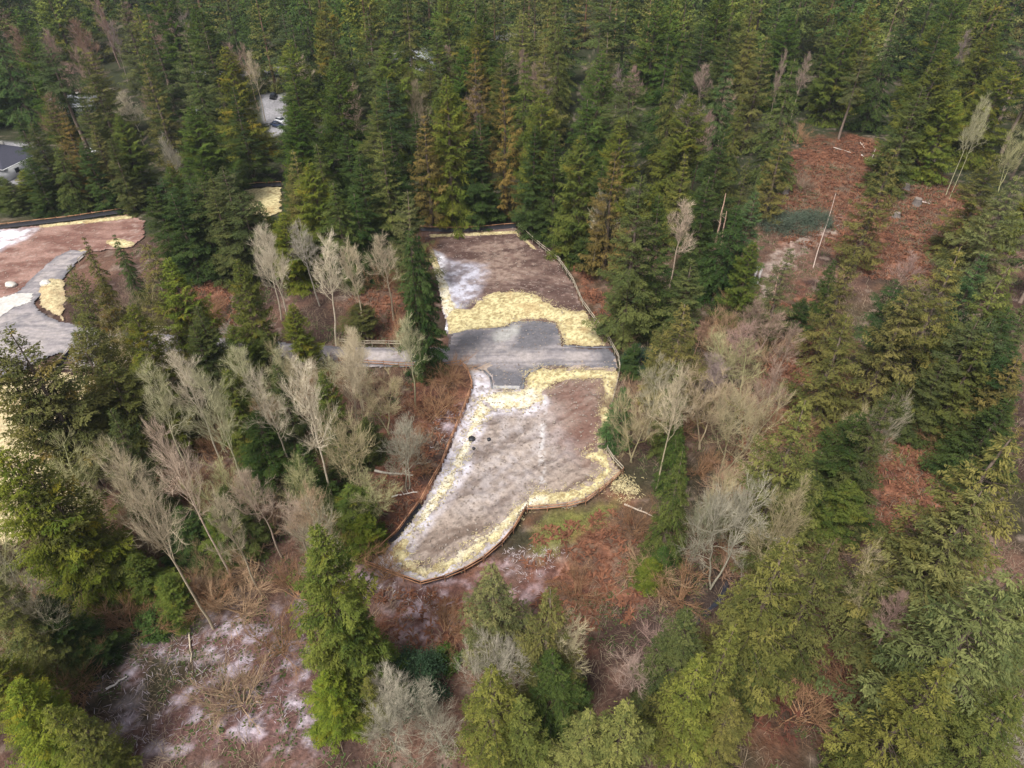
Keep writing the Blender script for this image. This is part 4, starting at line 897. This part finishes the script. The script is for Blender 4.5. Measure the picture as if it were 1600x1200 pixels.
NEAR = gp([(-100,620),(250,560),(640,580),(700,700),(600,900),(700,940),(900,960),(1020,800),(980,600),(1000,520),(1200,480),(1700,500),(1700,1300),(-100,1300)])
MID = gp([(200,380),(640,380),(640,560),(300,560)]); MID2 = gp([(960,480),(1000,360),(1250,260),(1650,300),(1650,500),(1200,500)])
nb_ = scatter([NEAR, MID, MID2], .42)
blades('brushwood', nb_, 9, (.5,1.9), (.012,.028), (.2,1.3), (.13,.085,.06), (.34,.27,.19), M['brush'], .35, kindlab='tangled bare brushwood on the forest floor', cat='brushwood', spread=.5)
gs = nb_[fbm(nb_[:,0]/9, nb_[:,1]/9, 310, 3) > .50]
blades('salal', gs, 16, (.2,.5), (.05,.11), (.2,1.3), (.030,.050,.016), (.085,.115,.035), M['brush'], .6, kindlab='low evergreen ground cover among the trunks', cat='ground cover', spread=.45)
fs = scatter([FROST], 1.3)
blades('frosty_slash', fs, 5, (.2,1.1), (.012,.04), (-.05,.45), (.16,.10,.09), (.50,.45,.49), M['brush'], .1, kindlab='frosted branches and slash covering the clearing at bottom left', cat='slash', spread=.4)
fs = scatter([FROST2, FROST3, FROST4], 1.3)
blades('frosty_litter', fs, 5, (.2,.8), (.015,.04), (.0,.7), (.20,.12,.10), (.62,.57,.58), M['brush'], .1, kindlab='frosted litter below the fence', cat='litter', spread=.35)
gr = scatter([GREENISH[0]], 5)
blades('grass', gr, 7, (.15,.4), (.015,.03), (.4,1.3), (.10,.11,.03), (.26,.27,.09), M['brush'], .3, kindlab='mossy green grass patch below the fence', cat='grass', spread=.2)
tq = []
a_, b_ = TRAIL.min(0), TRAIL.max(0); tq = RG.uniform(a_, b_, (900,2)); tq = tq[sd_poly(tq[:,0], tq[:,1], TRAIL) > -.6]
blades('trail_debris', tq, 3, (.3,1.4), (.02,.06), (-.02,.15), (.18,.12,.095), (.52,.46,.41), M['brush'], .05, kindlab='bleached woody debris strewn along the trail', cat='debris', spread=.3)
def rim(P, n, w_):
    L = np.concatenate([P, P[:1]]); seg = np.hypot(*np.diff(L, axis=0).T); cs = np.r_[0, np.cumsum(seg)]; u = RG.uniform(0, cs[-1], int(n*cs[-1]))
    return np.stack([np.interp(u, cs, L[:,0]), np.interp(u, cs, L[:,1])], 1)+RG.normal(0, w_, (len(u),2))
wq = np.concatenate([rim(P, 5, .38) for P in (gp(INN), gp([(695,488),(745,470),(800,455),(835,459),(870,480),(900,489),(932,508),(948,538),(880,540),(871,504),(845,499),(790,509),(740,515)]), gp(OUT))]+[rim(STRAW_FIELD, 3, .8), g(975,762)+RG.normal(0,1.0,(220,2))])
def loose(name, q, L, Wd, c0, c1, zz, m, lab, cat, nper=3):
    k = len(q)*nper; i = np.repeat(np.arange(len(q)), nper); az = RG.rand(k)*6.28; l = RG.uniform(*L, k); wd = RG.uniform(*Wd, k)
    p0 = q[i]+RG.normal(0,.25,(k,2)); d = np.stack([np.cos(az), np.sin(az)],1); s_ = np.stack([-np.sin(az), np.cos(az)],1)*wd[:,None]
    z_ = zz+RG.uniform(0,.05,k)
    V = np.stack([np.column_stack([p0-s_, z_]), np.column_stack([p0+s_, z_+.01]), np.column_stack([p0+d*l[:,None]+s_, z_+.03]), np.column_stack([p0+d*l[:,None]-s_, z_+.02])],1).reshape(-1,3)
    link(name, npmesh(name, V, np.arange(len(V)).reshape(-1,4), np.repeat(mixc(c0,c1,RG.rand(k)),4,0), m), kind='stuff', label=lab, category=cat)
loose('straw_wisps', wq, (.12,.4), (.015,.04), (.34,.26,.13), (.66,.58,.34), .17, M['brush'], 'loose straw wisps strewn past the edges of the mulch', 'straw')
sq = np.concatenate([RG.uniform(P.min(0), P.max(0), (n_,2)) for P, n_ in ((LOW_PAD,2600),(UP_PAD,1500),(LEFT_PAD,1500))]); sq = sq[np.max([sd_poly(sq[:,0],sq[:,1],P) for P in (LOW_PAD,UP_PAD,LEFT_PAD)],0) > .5]
loose('soil_clods', sq, (.08,.35), (.04,.11), (.18,.14,.115), (.34,.29,.25), .16, M['brush'], 'clods and stones scattered over the bare soil', 'clods', 1)
# ------------------------------------------------------------ evergreen bushes
def bush(label, cat_pt, r, h, c0, c1, seed, nc=70, nl=130, name='evergreen_bush', group=None):
    R = np.random.RandomState(seed); x_, y_ = g(*cat_pt); z0 = float(gz(np.array([x_]), np.array([y_]))[0])-.1
    root = empty(name, (x_, y_, z0), label, 'bush', group)
    P_, D_, C_ = [], [], []; st = MB()
    for k in range(nc):
        u = norm(R.normal(0,1,3)); u[2] = abs(u[2])*1.1-.05
        q = u*np.array([r, r, h])*R.uniform(.62,1.02)
        q[2] = max(q[2], .25)
        st.tube([(0,0,0), q*.5*np.array([1,1,.8]), q], [.06,.04,.015], 4, (.15,.11,.08))
        rc = .22*r*R.uniform(.7,1.3)
        pp = q+R.normal(0,.5,(nl,3))*rc; pp[:,2] = np.maximum(pp[:,2], .05)
        P_.append(pp); D_.append(norm(u*.6+R.normal(0,.7,(nl,3))+np.array([0,0,-.1])))
        C_.append(mixc(c0, c1, np.clip(.6*R.rand()+.4*R.rand(nl),0,1)))
    P0, D, C = map(np.concatenate, (P_, D_, C_)); N = norm(np.array([0,0,1])+R.normal(0,.5,P0.shape)); Sd = norm(np.cross(D,N))
    L = R.uniform(.14,.28,len(P0))[:,None]; W = L*.24
    V = np.stack([P0, P0+D*L*.5+Sd*W, P0+D*L, P0+D*L*.5-Sd*W],1).reshape(-1,3)
    link('foliage', npmesh('foliage', V, np.arange(len(V)).reshape(-1,4), np.repeat(C,4,0), M['brush']), root)
    link('stems', st.mesh('stems', M['bark']), root)
bush('round dark green bush below the bottom tip of the lower fence', (650,1072), 3.4, 5.2, (.020,.042,.022), (.055,.095,.045), 1, 95, 170)
bush('low grey-green thicket bush at the foot of the bracken slope', (1232,358), 6.0, 2.6, (.045,.065,.045), (.12,.15,.105), 2, 110, 140)
bush('second low grey-green bush joined to it, beside the trail', (1268,352), 4.5, 2.2, (.045,.065,.045), (.12,.15,.105), 3, 80, 130)
bush('dark blue-green bush outside the end of the road', (993,575), 2.6, 4.2, (.018,.040,.026), (.05,.085,.05), 4)
bush('yellow-green bush beside the rusty bracken bed', (1008,888), 2.0, 1.8, (.06,.08,.02), (.16,.18,.05), 5, 50, 110)
bush('dark rounded bush in the little hollow right of the thicket', (1036,878), 2.0, 2.8, (.02,.045,.016), (.06,.10,.035), 6, 50, 110)
bush('bright green bush under the leftmost alders', (205,925), 3.2, 3.4, (.035,.07,.016), (.10,.16,.04), 7, 80, 150)
bush('bright green bush beside the brown arching shrub', (252,980), 2.2, 3.0, (.035,.07,.016), (.10,.16,.04), 8, 60, 140)
bush('green bush beside the dark bush under the trees at bottom centre', (700,1030), 1.6, 1.6, (.045,.08,.016), (.12,.19,.04), 9, 40, 110)
# ------------------------------------------------------------ fallen logs, snags, stumps, boulders
def log(label, a, b, rad=.16, col=(.42,.36,.31), name='fallen_log', group='fallen logs', za=.15, zb=.2):
    A = g(*a); B = g(*b); z = gz(np.array([A[0],B[0]]), np.array([A[1],B[1]]))
    o = empty(name, (A[0], A[1], z[0]), label, 'log', group); rn = random.Random(int(a[0]*7+b[1])); m = MB()
    d = np.array([B[0]-A[0], B[1]-A[1], z[1]-z[0]+zb-za])
    m.tube([np.array([0,0,za])+d*t+np.array([rn.uniform(-.1,.1), rn.uniform(-.1,.1), rn.uniform(-.03,.03)]) for t in np.linspace(0,1,6)], np.linspace(rad, rad*.45, 6), 7, col)
    link('log_stem', m.mesh('log_stem', M['bark']), o)
    s = MB()
    for k in range(4):
        t = rn.uniform(.35,.95); p = np.array([0,0,za])+d*t; az = rn.random()*6.28
        s.tube([p, p+np.array([math.cos(az)*.4, math.sin(az)*.4, rn.uniform(.2,.7)])], [.04,.015], 4, col)
    link('branch_stub', s.mesh('branch_stub', M['bark']), o)
log('bleached log lying level at the top of the bracken slope', (1302,231), (1330,240))
log('longest bleached log slanting down the bracken slope', (1346,244), (1367,263), .2, (.6,.55,.5))
log('level log crossing behind the slanting log', (1358,253), (1385,255), .15)
log('short upright-leaning log by the slanting log', (1361,251), (1366,239), .12, za=.1, zb=1.2)
log('short log above the slanting one', (1343,224), (1350,233), .12, (.6,.5,.42))
log('thin pale log right of the straw outside the lower fence corner', (976,788), (1027,812), .13, (.5,.42,.34))
log('mossy log crossing the thicket left of the lower fence', (585,737), (646,743), .2, (.40,.36,.30))
log('fallen pale stem in the hollow beside the lower fence', (612,775), (652,768), .14, (.5,.45,.4))
log('left of the two split logs beside the trail', (1184,418), (1176,446), .3, (.55,.50,.48))
log('right of the two split logs beside the trail', (1189,422), (1183,448), .28, (.5,.45,.42))
log('thin fallen pole in the frosty clearing', (296,985), (300,1037), .11, (.45,.38,.28))
log('fallen pole beside the stream at bottom right', (1010,1078), (1035,1095), .15, (.4,.33,.28))
log('pale pole on the dark red ground at bottom right', (1283,1110), (1307,1124), .13, (.35,.22,.12))
log('thin leaning pole beside the trail', (1270,420), (1300,322), .13, (.40,.31,.26), za=.1, zb=2.5)
log('log lying among the alders left of the lower pad', (385,862), (352,880), .2, (.35,.31,.26))
log('pale log across the slash', (170,1080), (200,1062), .14, (.6,.55,.52))
log('log on the slope by the two stumps', (1440,318), (1452,322), .15, (.5,.42,.38))
log('log low on the right of the bracken slope', (1510,328), (1530,322), .15, (.4,.33,.28))
def snag(label, b, h, seed, r=.28):
    x_, y_ = g(*b); R = np.random.RandomState(seed); o = empty('dead_snag', (x_, y_, float(gz(np.array([x_]), np.array([y_]))[0])-.2), label, 'dead tree', 'broken dead snags')
    m = MB(); z = np.linspace(0,h,8); P = np.column_stack([np.cumsum(R.normal(0,.1,8)), np.cumsum(R.normal(0,.1,8)), z]); P[0,:2] = 0
    m.tube(P, np.linspace(r, r*.3, 8), 7, (.42,.28,.21)); link('trunk', m.mesh('trunk', M['bark']), o)
    for k in range(9):
        s = MB(); i0 = R.randint(2,7); az = R.rand()*6.28; l = R.uniform(.5,1.6)
        s.tube([P[i0], P[i0]+np.array([math.cos(az)*l, math.sin(az)*l, R.uniform(-.2,.8)])], [.05,.02], 4, (.36,.26,.2)); link('branch', s.mesh('branch', M['bark']), o)
snag('taller reddish snag with a pointed broken top, left of the pair', (1113,405), 15, 1)
snag('shorter reddish snag just right of the taller one', (1122,408), 11.5, 2, .24)
snag('thin grey snag standing over the trail bend', (1205,470), 9, 3, .16)
def stump(label, b, r, h, seed):
    x_, y_ = g(*b); R = np.random.RandomState(seed); o = empty('tree_stump', (x_, y_, float(gz(np.array([x_]), np.array([y_]))[0])), label, 'stump', 'old cut stumps')
    m = MB(); k = 12; fl = 1+.25*R.rand(k); V = []
    for z, f in ((-.2,1.45),(.15,1.2),(.5*h,1.02),(h,.95)):
        for j in range(k):
            a = j*6.283/k; q = r*f*(fl[j] if z < .3 else 1+.3*(fl[j]-1)); V.append((q*math.cos(a), q*math.sin(a), z+(R.uniform(-.12,.12) if z == h else 0)))
    Qs = [(i*k+j, i*k+(j+1)%k, (i+1)*k+(j+1)%k, (i+1)*k+j) for i in range(3) for j in range(k)]
    m.add(V, Qs, (.13,.11,.10)); link('stump_side', m.mesh('stump_side', M['bark']), o)
    t = MB(); c_ = (0,0,h-.02); T = [V[3*k+j] for j in range(k)]+[c_]
    t.add(T, [(j,(j+1)%k,k,k) for j in range(k)], (.19,.155,.13))
    me = bpy.data.meshes.new('cut_face'); me.from_pydata(T, [], [(j,(j+1)%k,k) for j in range(k)]); a_ = me.color_attributes.new('Col','FLOAT_COLOR','POINT'); a_.data.foreach_set('color', np.tile([.19,.155,.13,1.0], k+1)); me.materials.append(M['bark']); link('cut_face', me, o)
stump('grey stump on the right of the bracken slope, upper of two', (1415,297), .7, 1.4, 1)
stump('large grey stump on the right of the bracken slope, lower of two', (1431,322), .85, 1.7, 2)
stump('small stump at the foot of the bracken slope, left', (1227,305), .6, 1.6, 3)
stump('brown stump below the slanting logs', (1400,340), .7, 1.0, 4)
def boulder(label, b, s, seed):
    x_, y_ = g(*b); import bmesh
    bm = bmesh.new(); bmesh.ops.create_icosphere(bm, subdivisions=3, radius=1)
    for v in bm.verts:
        n = float(fbm(np.array([v.co.x*1.3+seed*7]), np.array([v.co.y*1.3+v.co.z*1.7]), seed, 3)[0]); v.co *= .75+.5*n
        v.co.x *= s*1.25; v.co.y *= s; v.co.z *= s*.75
    me = bpy.data.meshes.new('boulder'); bm.to_mesh(me); bm.free(); me.materials.append(M['stone'])
    link('boulder', me, loc=(x_, y_, s*.35), label=label, category='boulder', group='boulders by the side track')
boulder('pale boulder at the edge of the brown dirt, left of the side track', (18,447), .85, 1)
boulder('pale boulder on the straw bank, right of the side track', (72,445), .85, 2)
for lab, b, r in (('dark round drain cover on the frosty edge of the lower pad', (737,687), .5),('smaller dark drain cover right of the larger one', (764,688), .28),('small marker cap on the lower pad below the drain covers', (740,702), .2)):
    x_, y_ = g(*b); m = MB(); m.tube([(0,0,.0),(0,0,.32)], [r,r*.97], 20, (.05,.05,.055)); m.tube([(0,0,.30),(0,0,.34),(0,0,.341)], [r*.8,r*.78,.01], 20)
    o = empty('drain_cover', (x_, y_, 0), lab, 'drain cover', 'drain covers'); link('ring', m.mesh('ring', M['metal']), o)
    l_ = MB(); l_.tube([(0,0,.2),(0,0,.325),(0,0,.326)], [r*.96,r*.96,.01], 20); link('lid', l_.mesh('lid', M['metal']), o)
# ------------------------------------------------------------ houses and cars
def house(label, c_, W, D, H, rh, rz, roofm, hip=True):
    x_, y_ = g(*c_); o = empty('house', (x_, y_, -.1), label, 'house', 'houses beyond the wood', rz)
    m = MB(); m.box((0,0,H/2), (W,D,H)); link('wall', m.mesh('wall', M['wall']), o)
    e = .5; a, b = W/2+e, D/2+e; rx = (W/2-D/2) if hip else a
    V = [(-a,-b,H),(a,-b,H),(a,b,H),(-a,b,H),(-rx,0,H+rh),(rx,0,H+rh)]
    me = bpy.data.meshes.new('roof'); me.from_pydata(V, [], [(0,1,5,4),(2,3,4,5),(1,2,5),(3,0,4),(3,2,1,0)]); me.materials.append(roofm); rf = link('roof', me, o)
    f = MB(); f.beam((-a,-b-.04,H-.02),(a,-b-.04,H-.02),.08,.2); f.beam((a+.04,-b,H-.02),(a+.04,b,H-.02),.08,.2); f.beam((-a-.04,-b,H-.02),(-a-.04,b,H-.02),.08,.2); link('gutter', f.mesh('gutter', M['trim']), rf)
    ch = MB(); ch.box((W*.2,D*.1,H+rh*.8), (.7,.7,1.8)); link('chimney', ch.mesh('chimney', M['stone']), rf)
    for st in range(max(1, int(H/2.7))):
        for k, u in enumerate(np.linspace(-W*.36, W*.36, 4)):
            if st == 0 and k == 1:
                d_ = MB(); d_.box((u,-D/2-.03,1.05), (1.0,.06,2.1)); link('door', d_.mesh('door', M['roof']), o); continue
            w_ = MB(); w_.box((u,-D/2-.02,1.6+2.7*st), (1.7,.05,1.3)); wo = link('window', w_.mesh('window', M['trim']), o)
            p_ = MB(); p_.box((u,-D/2-.06,1.6+2.7*st), (1.5,.04,1.1)); link('pane', p_.mesh('pane', M['glass']), wo)
        for v in (-D*.22, D*.22):
            w_ = MB(); w_.box((W/2+.02,v,1.6+2.7*st), (.05,1.5,1.3)); wo = link('window', w_.mesh('window', M['trim']), o)
            p_ = MB(); p_.box((W/2+.06,v,1.6+2.7*st), (.04,1.3,1.1)); link('pane', p_.mesh('pane', M['glass']), wo)
house('pale house with a dark hipped roof at the left edge', (-5,262), 20, 13, 3.2, 3.6, -.25, M['roof'])
house('white two-storey house with a pale grey roof at the top centre', (672,112), 15, 9, 5.6, 2.4, .35, M['roofl'])
house('white low house showing between the trees at top left', (115,175), 14, 9, 3.0, 2.2, .2, M['roofl'])
house('small pale shed beside the little car park', (330,185), 6, 5, 2.8, 1.2, .3, M['roofl'], False)
def car_proto():
    P = {}
    def loft(secs, z):  # cross-sections along x
        V = []; k = len(secs[0][1])
        for x_, pts_ in secs: V += [(x_, y_, z_) for y_, z_ in pts_]
        Q = [(i*k+j, i*k+(j+1)%k, (i+1)*k+(j+1)%k, (i+1)*k+j) for i in range(len(secs)-1) for j in range(k)]
        m = MB(); m.add(V, Q); n = len(V)
        m.Q[-1] = np.concatenate([m.Q[-1], [[0,1,2,3],[0,3,4,5]], [[n-k,n-k+3,n-k+2,n-k+1],[n-k,n-k+5,n-k+4,n-k+3]]]); return m
    sec = lambda w_, z0, z1: [(-w_,z0),(-w_*1.02,(z0+z1)/2),(-w_*.93,z1),(w_*.93,z1),(w_*1.02,(z0+z1)/2),(w_,z0)]
    P['body'] = (loft([(-2.25,sec(.75,.4,.7)),(-2.1,sec(.86,.3,.88)),(-1.2,sec(.9,.26,.98)),(.8,sec(.9,.26,.98)),(1.9,sec(.86,.3,.86)),(2.25,sec(.72,.4,.68))],0).mesh('body', M['cpaint']))
    P['cabin'] = (loft([(-1.75,sec(.72,.95,1.0)),(-1.25,sec(.68,.95,1.42)),(.1,sec(.68,.95,1.46)),(.95,sec(.72,.95,1.0))],0).mesh('cabin', M['glass']))
    r_ = MB(); r_.box((-.58,0,1.475), (1.25,1.2,.04)); P['roof_panel'] = r_.mesh('roof_panel', M['cpaint'])
    t = MB(); t.tube([(0,-.1,0),(0,.1,0)], [.33,.33], 14); P['tyre'] = t.mesh('tyre', M['tyre'])
    t = MB(); t.tube([(0,-.11,0),(0,.11,0)], [.2,.2], 10); t.tube([(0,-.111,0),(0,-.1111,0)], [.2,.01], 10); t.tube([(0,.111,0),(0,.1111,0)], [.2,.01], 10); P['rim'] = t.mesh('rim', M['trim'])
    h_ = MB(); h_.box((0,0,0), (.08,.3,.14)); P['headlight'] = h_.mesh('headlight', M['trim'])
    b_ = MB(); b_.box((0,0,0), (.12,1.5,.16)); P['bumper'] = b_.mesh('bumper', M['tyre'])
    return P
CP_ = car_proto()
def car(label, b, rz, col):
    x_, y_ = g(*b); o = empty('parked_car', (x_, y_, float(gz(np.array([x_]), np.array([y_]))[0])+.05), label, 'car', 'cars parked beyond the wood', rz)
    for k in ('body','roof_panel'): q = link(k, CP_[k], o); q.color = (*col, 1)
    link('cabin', CP_['cabin'], o)
    for X_ in (-1.35,1.4):
        for Y_ in (-.82,.82):
            wq = link('wheel', CP_['tyre'], o, (X_,Y_,.33)); link('rim', CP_['rim'], wq)
    for Y_ in (-.6,.6): link('headlight', CP_['headlight'], o, (2.2,Y_,.6))
    link('bumper', CP_['bumper'], o, (2.27,0,.42)); link('bumper', CP_['bumper'], o, (-2.27,0,.42))
car('black car parked at the top of the small car park', (428,156), -1.5, (.012,.012,.014))
car('white car parked at the bottom right of the small car park', (440,192), -.6, (.7,.7,.72))
car('dark blue car beside the white one', (434,200), -.6, (.02,.03,.07))
car('white car parked right of the dark-roofed house', (150,238), .2, (.75,.75,.76))
car('grey car parked on the yard of the dark-roofed house', (55,272), .9, (.3,.3,.32))

# ------------------------------------------------------------ haze: the damp air over the valley
hb = MB(); hb.box((0, 1750, 36), (7400, 6900, 86))
hm = bpy.data.materials.new('haze'); hm.use_nodes = True; t_ = hm.node_tree
for n_ in list(t_.nodes): t_.nodes.remove(n_)
o_ = t_.nodes.new('ShaderNodeOutputMaterial'); v_ = t_.nodes.new('ShaderNodeVolumePrincipled')
v_.inputs['Color'].default_value = (.72,.80,.95,1); v_.inputs['Density'].default_value = .00011; v_.inputs['Anisotropy'].default_value = .2
t_.links.new(v_.outputs[0], o_.inputs['Volume'])
link('haze', hb.mesh('haze', hm), kind='stuff')
